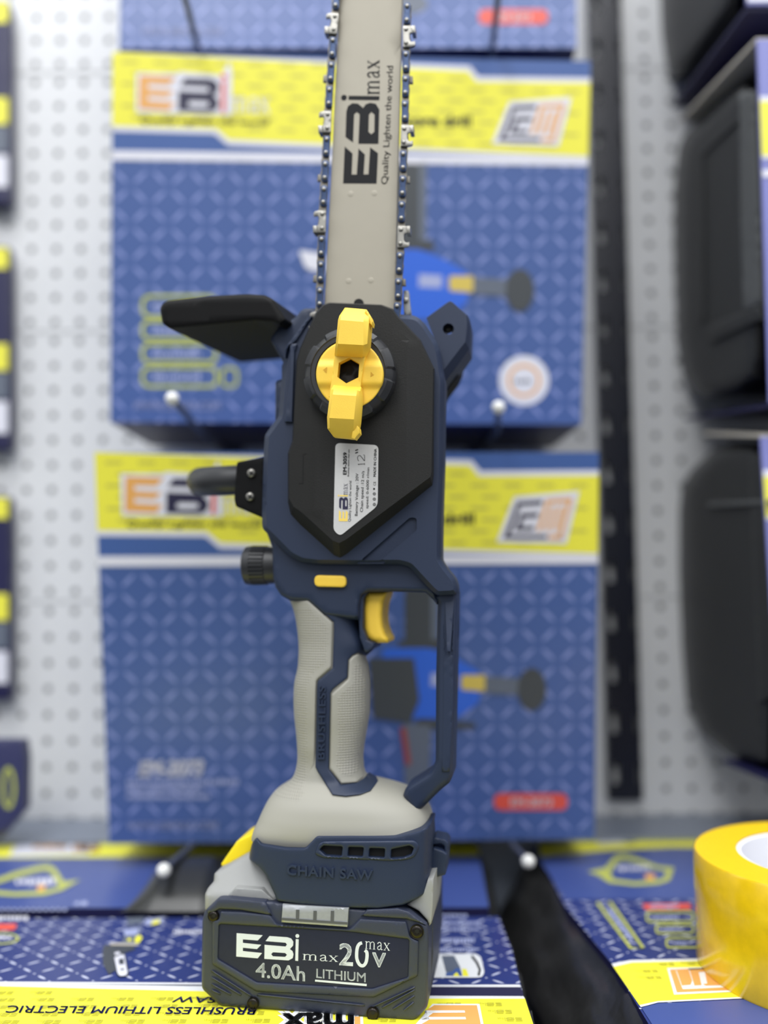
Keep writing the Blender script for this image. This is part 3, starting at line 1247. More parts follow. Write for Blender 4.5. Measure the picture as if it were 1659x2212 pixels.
strip([[(620 + x / 4.879, 640 + y / 4.879, d) for x, y, d in s] for s in
       [[(490, 935, -.0196), (515, 938, -.0198), (755, 955, -.0198), (782, 955, -.0196)], [(462, 985, -.025), (492, 975, -.028), (738, 990, -.028), (772, 1000, -.025)],
        [(452, 1040, -.028), (482, 1035, -.031), (730, 1050, -.031), (764, 1060, -.028)],
        [(422, 1275, -.028), (446, 1282, -.031), (705, 1297, -.031), (742, 1310, -.028)], [(426, 1395, -.025), (450, 1390, -.027), (700, 1405, -.027), (738, 1400, -.025)],
        [(488, 1478, -.021), (496, 1480, -.0215), (700, 1501, -.0215), (712, 1503, -.021)]]], -.0165, SP, geo=g)
pillow(Z5((738, 1358), (757, 1388), (762, 1440), (712, 1503), (680, 1490), (700, 1350)), -.0262, .007, SP, bevel=2, res=9, geo=g)
part('wing_handle', g, YEL, knob, smooth=28)

# ---- guide bar
BARD = .0125
BAR = [(734, -30), (747, -95), (775, -135), (803, -145), (830, -135), (857, -95), (869, -20), (860, 330), (852, 690), (850, 760), (700, 760), (701, 655), (718, 330)]
part('guide_bar', pillow(BAR, BARD, .004, SP, bevel=1.0, bd=.0004, res=40), STEEL, smooth=30)
bar = bpy.data.objects['guide_bar']


def on_bar(x, y): return SP(x, y, BARD - .0001)


def z1v(x, y): return (560 + x / 3.318, y / 3.318)


b0, b1, bu = z1v(841, 1316), z1v(863, 684), (-240 / 3.318, 3 / 3.318)
part('bar_lettering', flat([logo(LOGO_E, b0, b1, bu), logo(LOGO_B, b0, b1, bu), logo(LOGO_I, b0, b1, bu), logo(LOGO_DOT, b0, b1, bu),
                            put(MAXB, z1v(861, 680), z1v(862, 430), (-84 / 3.318, 0)),
                            put(text_shape('Quality Lighten the world', .006), z1v(918, 1320), z1v(960, 472), (-47 / 3.318, 1 / 3.318))], on_bar), INK, bar, smooth=0)
hc = (775, 656)
part('tension_hole', flat([(circle(*hc, 11, 20), [])], on_bar), VOID, bar, smooth=0)
for x, y in ((655, 1390), (825, 1385), (640, 2015), (800, 2010)):
    part('spot_weld', lathe(SP(*z1v(x, y), BARD), (0, -1, 0), [(.0019, 0), (.0016, .00008), (.0008, .00013)], 14), STEEL, bar, smooth=60)

# ---- chain
LR = [(547, 40), (543, 120), (533, 213), (527, 290), (522, 388), (516, 468), (510, 563), (503, 645), (498, 742), (491, 822), (488, 920), (484, 1000), (478, 1095),
      (473, 1178), (469, 1275), (464, 1357), (459, 1450), (453, 1535), (450, 1638), (447, 1717), (443, 1815), (441, 1898), (438, 1998), (435, 2085), (433, 2178)]
RR = [(1057, 145), (1053, 213), (1053, 310), (1050, 390), (1050, 487), (1048, 568), (1046, 665), (1043, 748), (1043, 845), (1040, 925), (1036, 1022), (1032, 1105), (1030, 1202),
      (1028, 1285), (1025, 1385), (1021, 1468), (1018, 1565), (1016, 1648), (1012, 1748), (1008, 1835), (1002, 1935), (997, 2022), (995, 2122), (988, 2195)]
LR = [z1v(*p) for p in LR]
RR = [z1v(*p) for p in RR]
LR = [(LR[0][0] + 3, LR[0][1] - 30)] + LR + [(LR[-1][0] - 2, LR[-1][1] + 25), (LR[-1][0] - 4, LR[-1][1] + 55)]
RR = [(RR[0][0] + 1, RR[0][1] - 30)] + RR + [(RR[-1][0] - 2, RR[-1][1] + 29), (RR[-1][0] - 3, RR[-1][1] + 54)]
# the part of the loop above the picture runs round the bar's nose
nose = []
top = [(728, -20), (731, -52), (741, -88), (757, -121), (783, -147), (814, -152), (841, -131), (858, -100), (870, -66), (879, -40), (880, -15)]
for p in top:
    nose.append(p)
DRV = Geo()
CH_F = .0088


def pairs_of(line):
    return [(line[i], line[i + 1]) for i in range(0, len(line) - 1, 2)]


links = []
for s, (line, side) in enumerate(((LR, -1), (RR, 1))):
    for i, (a, b) in enumerate(pairs_of(line)):
        links.append((a, b, side, (i % 4 == 1), (i % 4 == 3)))
for i in range(0, len(nose) - 1, 2):
    links.append((nose[i], nose[i + 1], 0, False, False))


def frame(a, b, side):
    L = math.hypot(b[0] - a[0], b[1] - a[1])
    t = ((b[0] - a[0]) / L, (b[1] - a[1]) / L)
    n = (-t[1], t[0])
    if side < 0 and n[0] > 0 or side > 0 and n[0] < 0:
        n = (-n[0], -n[1])

    def m(s, k): return (a[0] + t[0] * s + n[0] * k, a[1] + t[1] * s + n[1] * k)
    return L, m


# drive links fill the gaps between side straps
allrows = (LR, RR, nose)
for row in allrows:
    for i in range(len(row) - 1):
        L, m = frame(row[i], row[i + 1], -1 if row is LR else 1)
        sh = [m(-6, -7), m(L + 6, -7), m(L + 7, 0), m(L + 5, 8.2), m(L / 2 + 3, 9.2), m(L / 2, 8), m(-5, 8.6), m(-7, 0)]
        pillow(sh, CH_F + .0014 + (.00002 * (i % 2)), .0016, SP, bevel=.6, res=12, geo=DRV, seg=1)
chain = part('saw_chain', DRV, SILVD, smooth=30)
for (a, b, side, cut, tab) in links:
    L, m = frame(a, b, side)
    if cut:
        lo_tooth = side < 0     # teeth trail on the way up, lead on the way down
        if not lo_tooth:
            a, b = b, a
            L, m = frame(a, b, side)
        g = Geo()
        pl = [m(-7.5, -7), m(L + 6.5, -7.5), m(L + 8.5, -5), m(L + 9, 6), m(L + 8.5, 12), m(L - 5, 13), m(L - 7, 9), m(L - 10, 7), m(10, 7), m(5, 9), m(3, 13),
              m(5, 19), m(-3, 19), m(-6, 15), m(-7.5, 8)]
        pillow(pl, CH_F - .0004, .0016, SP, bevel=.8, res=8, geo=g, seg=2)
        pillow([m(L - 6, 12), m(L + 8.5, 11), m(L + 9.5, 19), m(L - 5.5, 20)], CH_F - .0012, .0066, SP, bevel=.8, res=8, geo=g, seg=2)
        part('cutter', g, SILV, chain, smooth=30)
        if not lo_tooth:
            a, b = b, a
    else:
        sh = [m(-7.8, -4), m(-5, -7.2), m(4, -7.4), m(9, -6.2), m(L - 9, -6.2), m(L - 4, -7.4), m(L + 5, -7.2), m(L + 7.8, -4), m(L + 7.8, 4), m(L + 5, 7.2), m(L - 4, 7.4),
              m(L - 9, 6.4), m(9, 6.4), m(4, 7.4), m(-5, 7.2), m(-7.8, 4)]
        g = pillow(sh, CH_F, .0012, SP, bevel=.8, res=8, seg=2)
        # stamped oval in the waist
        c = m(L / 2, 0)
        flat([(circle(*c, 3.6, 14, 2.3), [circle(*c, 2.9, 12, 1.6)])], lambda x, y: SP(x, y, CH_F - .0001), geo=g)
        part('tie_strap', g, BLUED, chain, smooth=30)
    if tab:
        # far-side cutter that peeps out beyond the strap
        L, m = frame(a, b, side)
        q = L if side < 0 else 0
        s1, s2 = q - 7, q + 7
        part('far_cutter', pillow([m(s1, 4), m(s2, 4), m(s2, 16), m(s1, 15)], CH_F + .0034, .0022, SP, bevel=.8, res=8, seg=2), SILVD, chain, smooth=30)
    for p in (a, b):
        c = SP(p[0], p[1], CH_F)
        part('rivet', lathe(c, (0, -1, 0), [(.00135, -.0002), (.00132, .0007), (.0010, .00115), (.0004, .0013)], 12), SILV, chain, smooth=50)
# bumper spike plate at the right of the chain
part('chain_catcher', pillow(Z9((255, 60), (330, 60), (345, 230), (375, 470), (260, 480), (245, 250)), .016, .006, SP, bevel=2, res=14), GREY, smooth=40)
part('catcher_rivet', lathe(SP(840 + 290 / 7.9, 620 + 225 / 7.9, .0155), (0, -1, 0), [(.0016, 0), (.0015, .0008), (.0008, .001)], 12), SILV, bpy.data.objects['chain_catcher'])

# ---- front hand guard (black) and its arm
HG = rounded(Z2((57, 152), (70, 124), (95, 110), (300, 88), (480, 79), (565, 84), (605, 104), (648, 170), (672, 205), (640, 232), (600, 214), (520, 208), (300, 230), (105, 248),
                (70, 222)), 5, 3)
part('hand_guard', pillow(HG, .002, .1, SP, bevel=9, bd=.004, res=14, shift=(.012, 0, .002)), BLACKG, smooth=35)
# ---- left side handle stub
pts = [SP(*Z2((562, 978))[0], .034), SP(*Z2((430, 980))[0], .034), SP(*Z2((350, 984))[0], .035), SP(*Z2((292, 986))[0], .042), SP(*Z2((262, 987))[0], .054), SP(*Z2((255, 987))[0], .07),
       SP(*Z2((262, 985))[0], .11)]
fine = []
for i in range(len(pts) - 1):
    for k in range(4):
        t = k / 4
        p0, p1, p2, p3 = pts[max(0, i - 1)], pts[i], pts[i + 1], pts[min(len(pts) - 1, i + 2)]
        fine.append(0.5 * ((2 * p1) + (p2 - p0) * t + (2 * p0 - 5 * p1 + 4 * p2 - p3) * t * t + (3 * p1 - p0 - 3 * p2 + p3) * t ** 3))
fine.append(pts[-1])
part('front_handle', tube(fine, .0094, 24), BLACKS, smooth=60)
fh = bpy.data.objects['front_handle']
MP = rounded(Z2((430, 893), (560, 868), (560, 1168), (548, 1160), (425, 1108), (418, 1075), (420, 1010)), 5, 3, only=[0, 4, 5])
part('handle_clamp', pillow(MP, .019, .03, SP, bevel=3, res=12), BLACKG, fh, smooth=40)
for c in ((500, 946), (494, 1060)):
    x, y = Z2(c)[0]
    g = lathe(SP(x, y, .0185), (0, -1, 0), [(.0027, -.001), (.0027, .0006), (.0022, .0014), (.0012, .0017)], 20)
    for k in range(2):
        t = (math.cos(.5 + k * math.pi / 2), math.sin(.5 + k * math.pi / 2))
        flat([stroke([(x - t[0] * 6, y - t[1] * 6), (x + t[0] * 6, y + t[1] * 6)], 3)], lambda a, b: SP(a, b, .0166), geo=g, mi=1)
    part('clamp_screw', g, [SILV, VOID], fh, smooth=50)

# ---- knurled cap
c0 = SP(592, 1221, .037)
xl_ = SP(529.5, 1221, .037).x - c0.x


def knurl(a, k, r):
    if k in (3, 4):
        return r * (1.0 if (a * 30 / (2 * math.pi)) % 1 < .55 else .93)
    return r


part('oil_cap', lathe(c0, (1, 0, 0), [(.0098, xl_), (.0118, xl_ + .0012), (.0124, xl_ + .0055), (.0124, xl_ + .0056), (.0122, xl_ + .0145), (.0116, xl_ + .015), (.0112, xl_ + .022)], 240,
                      knurl), BLACKS, smooth=30)
# ---- lock button and trigger
part('lock_button', pillow(rounded(Z3((590, 362), (793, 367), (793, 441), (590, 436)), 12, 6), .0135, .008, SP, bevel=3.5, res=8), YEL, smooth=40)
TR = rounded(Z3((904, 500), (925, 464), (1064, 464), (1036, 540), (1028, 620), (1034, 690), (1050, 740), (1070, 772), (1064, 797), (960, 795), (925, 768), (902, 715), (896, 600)), 6, 4)
part('trigger', pillow(TR, .026, .022, SP, bevel=13, bd=.006, res=6, seg=4), YEL, smooth=50)
part('trigger_well', pillow(Z3((868, 560), (885, 470), (925, 452), (1075, 452), (1075, 470), (930, 470), (905, 510), (900, 700), (930, 780), (975, 800), (960, 835), (915, 860), (880, 760)),
                            .0205, .03, SP, bevel=3, res=10), NAVY, smooth=40)

# ---- base band with vents and lettering
BROWS = [(1640 + 380 / 2.765, 400 + 405 / 2.765, 400 + 1474 / 2.765), (1640 + 470 / 2.765, 400 + 396 / 2.765, 400 + 1474 / 2.765), (1640 + 600 / 2.765, 400 + 380 / 2.765, 400 + 1470 / 2.765),
         (1640 + 720 / 2.765, 400 + 380 / 2.765, 400 + 1465 / 2.765), (1640 + 900 / 2.765, 400 + 380 / 2.765, 400 + 1450 / 2.765)]


def band(px, py):
    y, l, r = interp(BROWS, py)
    u = min(1, abs((px - (l + r) / 2) / ((r - l) / 2)))
    return .0375 - .0368 * (1 - u ** 6) ** (1 / 6)


BD = Z4((400, 500), (424, 468), (452, 508), (600, 532), (716, 533), (786, 460), (1000, 459), (1250, 462), (1400, 430), (1474, 383), (1470, 560), (1462, 720), (1432, 800), (1390, 832),
        (1300, 872), (1150, 892), (950, 885), (700, 866), (548, 846), (536, 810), (482, 692), (440, 642), (383, 598), (384, 562))
SLOTS = [rounded(Z4(*s), 3, 2) for s in (((803, 540), (825, 516), (940, 522), (934, 580), (838, 574)), ((976, 524), (1066, 527), (1060, 583), (971, 579)),
                                         ((1101, 531), (1193, 534), (1190, 589), (1097, 584)), ((1231, 538), (1340, 516), (1365, 530), (1350, 570), (1300, 588), (1227, 592)))]
part('base_band', pillow(rounded(BD, 4, 2), band, None, SP, back=.0405, bevel=4, bd=.0014, res=9, holes=SLOTS), NAVY, smooth=40)
bb = bpy.data.objects['base_band']
VF = Z4((770, 568), (800, 500), (830, 490), (1375, 484), (1402, 520), (1372, 585), (1310, 604), (1225, 608), (830, 592))
part('vent_frame', pillow(rounded(VF, 8, 3), lambda x, y: band(x, y) - .0012, .003, SP, bevel=5, bd=.0012, res=8, holes=SLOTS), NAVY, bb, smooth=40)
part('vent_backing', pillow(Z4((780, 500), (1390, 495), (1390, 610), (780, 610)), lambda x, y: band(x, y) + .0026, .001, SP, bevel=0, res=20), VOID, bb)  # added black sheet, paints the shade inside the vent slots
sh = put(text_shape('CHAIN SAW', 0, 0, 1.08, .022), Z4((608, 688))[0], Z4((1120, 722))[0], (1 / 2.765, -58 / 2.765))
o = part('moulded_lettering', flat([sh], lambda x, y: SP(x, y, band(x, y) - .0007)), NAVY, bb, smooth=0)
sm = o.modifiers.new('depth', 'SOLIDIFY')
sm.thickness = .0012
sm.offset = 0
# hook latch at the right of the band
part('hook_latch', pillow(rounded(ZD((335, 615), (340, 350), (392, 264), (500, 300), (542, 332), (526, 560)), 3), .028, .02, SP, bevel=3.5, res=10), NAVY, smooth=40)
hk = bpy.data.objects['hook_latch']
part('latch_arm', pillow(rounded(ZD((372, 178), (400, 148), (520, 174), (554, 212), (547, 330), (526, 330), (512, 290), (512, 240), (470, 215), (380, 230)), 3), .031, .016, SP, bevel=2.5, res=10),
     NAVY, hk, smooth=40)
part('latch_pin', lathe(SP(860 + 452 / 5.122, 1780 + 272 / 5.122, .045), (0, -1, 0), [(.0028, 0), (.0028, .012), (.0022, .013)], 20), NAVY, hk)

# ---- battery pack
BO = rounded(Z4((103, 960), (118, 905), (200, 826), (260, 824), (480, 842), (800, 870), (1085, 893), (1270, 885), (1340, 905), (1450, 992), (1457, 1080), (1448, 1478), (1366, 1566), (1080, 1546), (560, 1500),
                (212, 1474), (100, 1370), (98, 1290)), 7, 3)
part('battery_front', pillow(BO, .002, .018, SP, bevel=9, bd=.0035, res=14, seg=4), NAVY2, smooth=40)
bf = bpy.data.objects['battery_front']
LB = rounded(Z4((205, 985), (520, 1003), (985, 1032), (1336, 1076), (1330, 1300), (1118, 1368), (430, 1330), (198, 1192)), 4, 3)
RO = Z4((208, 905), (330, 908), (508, 928), (552, 985), (985, 1012), (1045, 950), (1322, 966), (1345, 1060), (1396, 1085), (1390, 1295), (1128, 1424), (424, 1388), (160, 1225), (160, 960), (200, 955))
part('front_frame', pillow(rounded(RO, 4, 2), .0, .004, SP, bevel=5, bd=.002, res=9, holes=[LB]), NAVY2, bf, smooth=40)
# upper cheeks either side of the indicator
part('cheek', pillow(Z4((200, 830), (262, 828), (482, 848), (520, 935), (330, 902), (205, 896), (150, 930), (124, 905)), .0, .004, SP, bevel=4, bd=.002, res=9), NAVY2, bf, smooth=40)
part('cheek', pillow(Z4((1086, 896), (1270, 888), (1338, 908), (1440, 990), (1380, 972), (1320, 955), (1048, 938)), .0, .004, SP, bevel=4, bd=.002, res=9), NAVY2, bf, smooth=40)
part('label_plate', pillow([(p[0], p[1]) for p in LB], .0012, .001, SP, bevel=0, res=40), NAVYL, bf)
lab = bpy.data.objects['label_plate']


def on_lab(x, y): return SP(x, y, .00105)


def z7v(x, y): return (420 + x / 5.925, 1900 + y / 5.925)


def z7bv(x, y): return (680 + x / 5.925, 1900 + y / 5.925)


def direct(pts): return [z7v(*p) for p in pts]


part('label_mark', flat([(direct([(540, 685), (875, 712), (810, 780), (620, 765), (620, 810), (855, 835), (800, 890), (620, 872), (620, 915), (865, 940), (810, 1008), (535, 985)]), []),
                         (direct([(960, 722), (1190, 738), (1240, 755), (1266, 795), (1262, 845), (1222, 890), (1255, 915), (1268, 955), (1258, 1005), (1205, 1035), (895, 1015), (898, 835),
                                  (1165, 857), (1185, 832), (1165, 808), (910, 788)]), [direct([(1005, 930), (1160, 940), (1185, 963), (1160, 990), (1005, 982), (982, 955)])]),
                         (direct([(1297, 762), (1334, 764), (1327, 1042), (1290, 1038)]), []), (circle(*z7v(1317, 722), 25 / 5.925, 16), [])], on_lab), SILVERP, lab, smooth=0)
zero = [(640, 905), (665, 930), (668, 990), (655, 1060), (625, 1100), (590, 1100), (560, 1070), (538, 1010), (536, 940), (545, 870), (570, 825), (605, 810)]
zs = [z7bv(*p) for p in zero]
zfine = []
for i in range(len(zs) - 1):
    for k in range(4):
        t = k / 4
        p0, p1, p2, p3 = zs[max(0, i - 1)], zs[i], zs[i + 1], zs[min(len(zs) - 1, i + 2)]
        zfine.append(tuple(0.5 * ((2 * p1[c]) + (p2[c] - p0[c]) * t + (2 * p0[c] - 5 * p1[c] + 4 * p2[c] - p3[c]) * t * t + (3 * p1[c] - p0[c] - 3 * p2[c] + p3[c]) * t ** 3) for c in (0, 1)))
zfine.append(zs[-1])
part('label_lettering', flat([put(text_shape('4.0Ah', .012), z7v(786, 1243), z7v(1412, 1300), (2 / 5.925, -190 / 5.925)),
                              put(text_shape('LITHIUM', .008), z7bv(20, 1257), z7bv(650, 1313), (1 / 5.925, -122 / 5.925)),
                              put(text_shape('2', .02), z7bv(318, 1090), z7bv(482, 1102), (2 / 5.925, -285 / 5.925)),
                              stroke(zfine, 42 / 5.925),
                              put(text_shape('V', .03), z7bv(742, 1112), z7bv(902, 1120), (1 / 5.925, -185 / 5.925)),
                              (Z7B((5, 1280), (665, 1335), (663, 1365), (2, 1305)), []),
                              put(MAXS, z7v(1380, 1028), z7v(1838, 1055), (2 / 5.925, -78 / 5.925)),
                              put(MAXS, z7bv(640, 885), z7bv(962, 912), (2 / 5.925, -98 / 5.925))], on_lab), SILVERP, lab, smooth=0)
# moulded ribs in the lower corners
for a, b in (((215, 1165), (735, 1497)), ((215, 1250), (600, 1482)), ((215, 1338), (470, 1477)), ((215, 1412), (335, 1470))):
    V, T = stroke([z7v(*a), z7v(*b)], 4.2)
    part('corner_rib', pillow([V[0], V[1], V[3], V[2]], .0006, .003, SP, bevel=2, bd=.0012, res=10), NAVY2, bf, smooth=50)
for a, b in (((1282, 1378), (735, 1632)), ((1280, 1412), (860, 1642)), ((1276, 1490), (1000, 1662)), ((1268, 1570), (1138, 1676))):
    V, T = stroke([z7bv(*a), z7bv(*b)], 4.2)
    part('corner_rib', pillow([V[0], V[1], V[3], V[2]], .0006, .003, SP, bevel=2, bd=.0012, res=10), NAVY2, bf, smooth=50)
V, T = stroke([z7v(800, 1475), z7bv(640, 1612)], 4.5)
part('corner_rib', pillow([V[0], V[1], V[3], V[2]], .0006, .003, SP, bevel=2, bd=.0012, res=10), NAVY2, bf, smooth=50)
for x, y, r in ((461.9, 1978, 10.8), (547.4, 2166.7, 11.5), (900.8, 2011.7, 13), (805.7, 2188.3, 12)):
    g = lathe(SP(x, y, .0016), (0, -1, 0), [(r * 1.16 * .000257, -.001), (r * 1.16 * .000257, .0014), (r * 1.02 * .000257, .0012), (r * .98 * .000257, .0014), (r * .8 * .000257, .0019), (r * .45 * .000257, .0019)], 24)
    star = []
    for k in range(12):
        rr = r * (.5 if k % 2 else .3)
        star.append((x + rr * math.cos(k * math.pi / 6), y + rr * math.sin(k * math.pi / 6)))
    flat([(star, [])], lambda a, b: SP(a, b, -.0004), geo=g, mi=1)
    part('battery_screw', g, [SCREWB, VOID], bf, smooth=50)
# charge indicator
LE = [z7v(1130, 313), z7bv(432, 368), z7bv(416, 606), z7v(1113, 546)]
part('charge_indicator', pillow(LE, lambda x, y: -.0008 + max(0, (1962 - y)) * .0002, .006, SP, bevel=1.5, res=9), LED, bf, smooth=30)
le = bpy.data.objects['charge_indicator']
for p, q in ((z7v(1322, 385), z7v(1318, 500)), (z7v(1545, 400), z7v(1540, 520)), (z7bv(226, 400), z7bv(222, 540))):
    V, T = stroke([p, q], 7)
    part('cell_divider', flat([([V[0], V[1], V[3], V[2]], [])], lambda x, y: SP(x, y, -.0011 + max(0, (1962 - y)) * .0002)), LEDD, le, smooth=0)
V, T = stroke([z7v(1118, 505), z7bv(418, 562)], 5)
part('cell_divider', flat([([V[0], V[1], V[3], V[2]], [])], lambda x, y: SP(x, y, -.00112)), LEDD, le, smooth=0)
# grey upper shell, left hump and right cheek
SH = [(443, 1966), (443, 1931), (450, 1917), (462, 1904), (463, 1887), (471, 1880), (485, 1873), (538, 1841), (562, 1850), (602, 1935), (600, 1962)]
part('battery_shell', pillow(rounded(SH, 4, 3), lambda x, y: .0085 + max(0, 1935 - y) * .00016, .05, SP, bevel=7, bd=.004, res=9), GREY, smooth=40)
bs = bpy.data.objects['battery_shell']
part('shell_ledge', pillow(Z7((395, 225), (520, 104), (868, 128), (1030, 272), (900, 262), (530, 222)), .0062, .006, SP, bevel=3, res=9), GREY, bs, smooth=40)
SR_ = ZF  # (zoom alias kept for the right-hand carton)
part('shell_cheek', pillow(Z7B((1180, 320), (1290, 230), (1400, 130), (1450, -10), (1522, -20), (1512, 330), (1492, 560), (1468, 590), (1440, 520), (1330, 400)), .0075, .05, SP, bevel=4, res=9), GREY, bs,
     smooth=40)
part('battery_body', pillow([(448, 2000), (600, 1975), (936, 1950), (936, 2060), (928, 2150), (900, 2160), (480, 2128), (448, 2080)], .022, .055, SP, bevel=4, res=20), NAVY2, smooth=40)
part('release_button', pillow([(553, 1796), (512, 1817), (478, 1866), (480, 1874), (545, 1838), (560, 1815)], .03, .03, SP, bevel=3, res=9), YELB, smooth=40)
#@@HANGING
# ================================================================== HANGING CARTONS


def solve_corners(TL, TR, BR, BL, W):
    wt = math.hypot(TR[0] - TL[0], TR[1] - TL[1])
    wb = math.hypot(BR[0] - BL[0], BR[1] - BL[1])
    return [at_depth(*TL, FPX * W / wt), at_depth(*TR, FPX * W / wt), at_depth(*BR, FPX * W / wb), at_depth(*BL, FPX * W / wb)]


class Carton:
    def __init__(self, label, TL, TR, BR, BL, W, deep):
        c = solve_corners(TL, TR, BR, BL, W)
        X = ((c[1] - c[0]) + (c[2] - c[3])).normalized()
        Yd = ((c[3] - c[0]) + (c[2] - c[1]))
        n = X.cross(Yd).normalized()
        if n.y < 0:
            n = -n
        self.px = (TL, TR, BR, BL)
        cen = (c[0] + c[1] + c[2] + c[3]) / 4
        base = (c[2] + c[3]) / 2
        self.o = thing('tool_carton', label, 'box', base, 0, 'printed cartons hanging on the pegboard hooks')
        M = Matrix.Translation(base)
        self.sp = Space(cen, n, M)
        self.layer = 0
        f = [self.sp(*p, 0) for p in self.px]
        cx = (f[0] + f[1] + f[2] + f[3]) / 4
        g = Geo()
        back = [p + Vector((0, deep, 0)) for p in f]
        g.add(f, [(0, 1, 2, 3)], 0)
        g.add(f + back, [(4, 5, 1, 0), (5, 6, 2, 1), (7, 4, 0, 3), (5, 4, 7, 6)], 1)
        g.add([f[3], f[2], back[2], back[3]], [(0, 1, 2, 3)], 2)
        u = (f[1] - f[0]).normalized()
        v = (f[0] - f[3]).normalized()
        self.body = make('carton_body', g, [TREAD, CBLUE, CNAVY], self.o, smooth=0, recalc=True,
                         uvfn=lambda co: ((co - f[0]).dot(u), (co - f[0]).dot(v)))

    def uv(self, u, v):
        TL, TR, BR, BL = self.px
        a = (TL[0] + (TR[0] - TL[0]) * u, TL[1] + (TR[1] - TL[1]) * u)
        b = (BL[0] + (BR[0] - BL[0]) * u, BL[1] + (BR[1] - BL[1]) * u)
        return (a[0] + (b[0] - a[0]) * v, a[1] + (b[1] - a[1]) * v)

    def pr(self, name, shapes, m, layer=1):
        return make(name, flat(shapes, lambda x, y: self.sp(x, y, -.0003 * layer)), m, self.body, smooth=0)

    def prm(self, name, list_, layer=1):
        """several printed colours in one piece: [(shapes, material)]"""
        g = Geo()
        for i, (sh, m) in enumerate(list_):
            flat(sh, lambda x, y, k=i: self.sp(x, y, -.0003 * layer - .00008 * k), geo=g, mi=i)
        return make(name, g, [m for _, m in list_], self.body, smooth=0)

    def header(self, words, wx):
        U = self.uv
        y_ = [U(0, 0), U(.744, .034), U(.762, .062), U(1, .06), U(1, .262), U(.245, .232), U(.218, .203), U(0, .2)]
        w_ = [U(0, 0), U(.748, .02), U(.766, .048), U(1, .046), U(1, .27), U(.243, .247), U(.215, .217), U(0, .214)]
        bl = [U(0, .0), U(1, .0), U(1, .27), U(0, .27)]
        rule = [U(0, .266), U(1, .266), U(1, .288), U(0, .292)]
        marks = []
        for r in range(8):
            for c in range(16):
                u, v = .02 + c * .066 + (r % 2) * .022, .022 + r * .0295
                p = U(u, v)
                if inside(p, y_) and inside(U(u + .036, v + .01), y_) and inside(U(u - .002, v + .012), y_):
                    marks.append(([U(u, v), U(u + .034, v), U(u + .034, v + .009), U(u, v + .009)], []))
        self.prm('header_print', [([(bl, [])], CBLUE), ([(rule, [])], CWHITE), ([(w_, [])], CWHITE), ([(y_, [])], CYEL), (marks, COLIVEF)], 1)
        # maker's mark
        p0, p1 = U(.056, .152), U(.238, .158)
        h = (0, -(U(.1, .152)[1] - U(.1, .062)[1]))
        back_ = [U(.05, .055), U(.135, .055), U(.14, .05), U(.228, .058), U(.245, .02), U(.25, .05), U(.25, .165), U(.05, .162)]
        self.prm('maker_mark', [([(back_, [])], CWHITE), ([logo(LOGO_E, p0, p1, h)], CORANGE), ([logo(LOGO_B, p0, p1, h)], INKN),
                                ([logo(LOGO_I, p0, p1, h), logo(LOGO_DOT, p0, p1, h)], CRED),
                                ([put(MAXB, U(.25, .158), U(.33, .158), (0, h[1] * .45))], CWHITE)], 3)
        self.pr('slogan_print', [put(text_shape('Quality Lighten the world', .01, .3), U(.06, .19), U(.33, .192), (0, -14))], INKN, 3)
        self.pr('product_words', [put(text_shape(words, .03), U(wx, .185), U(.752, .185), (0, -24))], INKN, 3)
        # square badge with the two letters
        q = [U(.832, .115), U(.962, .1), U(.937, .236), U(.797, .232)]

        def Q(a, b):
            x0 = q[0][0] + (q[1][0] - q[0][0]) * a
            y0 = q[0][1] + (q[1][1] - q[0][1]) * a
            x1 = q[3][0] + (q[2][0] - q[3][0]) * a
            y1 = q[3][1] + (q[2][1] - q[3][1]) * a
            return (x0 + (x1 - x0) * b, y0 + (y1 - y0) * b)

        def bar_(a0, b0, a1, b1): return ([Q(a0, b0), Q(a1, b0), Q(a1, b1), Q(a0, b1)], [])
        self.prm('badge_print', [([(q, [])], CWHITE), ([bar_(.08, .12, .47, .22), bar_(.08, .12, .15, .92), bar_(.2, .38, .47, .48), bar_(.2, .38, .27, .75), bar_(.2, .66, .47, .75), bar_(.08, .84, .7, .92)], INKN),
                                 ([bar_(.52, .12, .92, .2), bar_(.52, .2, .58, .75), bar_(.64, .28, .7, .75), bar_(.76, .28, .82, .75), bar_(.86, .2, .92, .92), bar_(.72, .84, .92, .92)], CORANGE)], 3)

    def web(self, p0, p1):
        self.pr('web_address', [put(text_shape('WWW.EBIMAX.COM', .02, .15), p0, p1, (0, -16))], CPALE, 1)


top = Carton('printed blue tool carton highest on the pegboard, cut off by the top of the photo', (266, -560), (1240, -560), (1246, 103), (257, 105), .41, .11)
top.web((307, 75), (480, 75))
top.prm('code_pill', [([(rounded([(1034, 20), (1184, 20), (1184, 52), (1034, 52)], 15, 5), [])], CRED), ([put(text_shape('EM-2073', .03), (1075, 44), (1146, 44), (0, -16))], CWHITE)])
top.prm('product_picture', [([(circle(885, 8, 40, 20, 22), [])], CGREY)])
mid = Carton('printed blue tool carton with a round white seal, hanging behind the saw bar', (243, 112), (1276, 132), (1256, 917), (238, 912), .41, .145)
mid.header('core drill', .615)
mid.web((290, 884), (476, 884))


def pill_line(x0, y0, x1, y1, w):
    r = (y1 - y0) / 2 - .1
    o_ = rounded([(x0, y0), (x1, y0), (x1, y1), (x0, y1)], r, 6)
    i_ = rounded([(x0 + w, y0 + w), (x1 - w, y0 + w), (x1 - w, y1 - w), (x0 + w, y1 - w)], r - w, 6)
    return (o_, [i_])


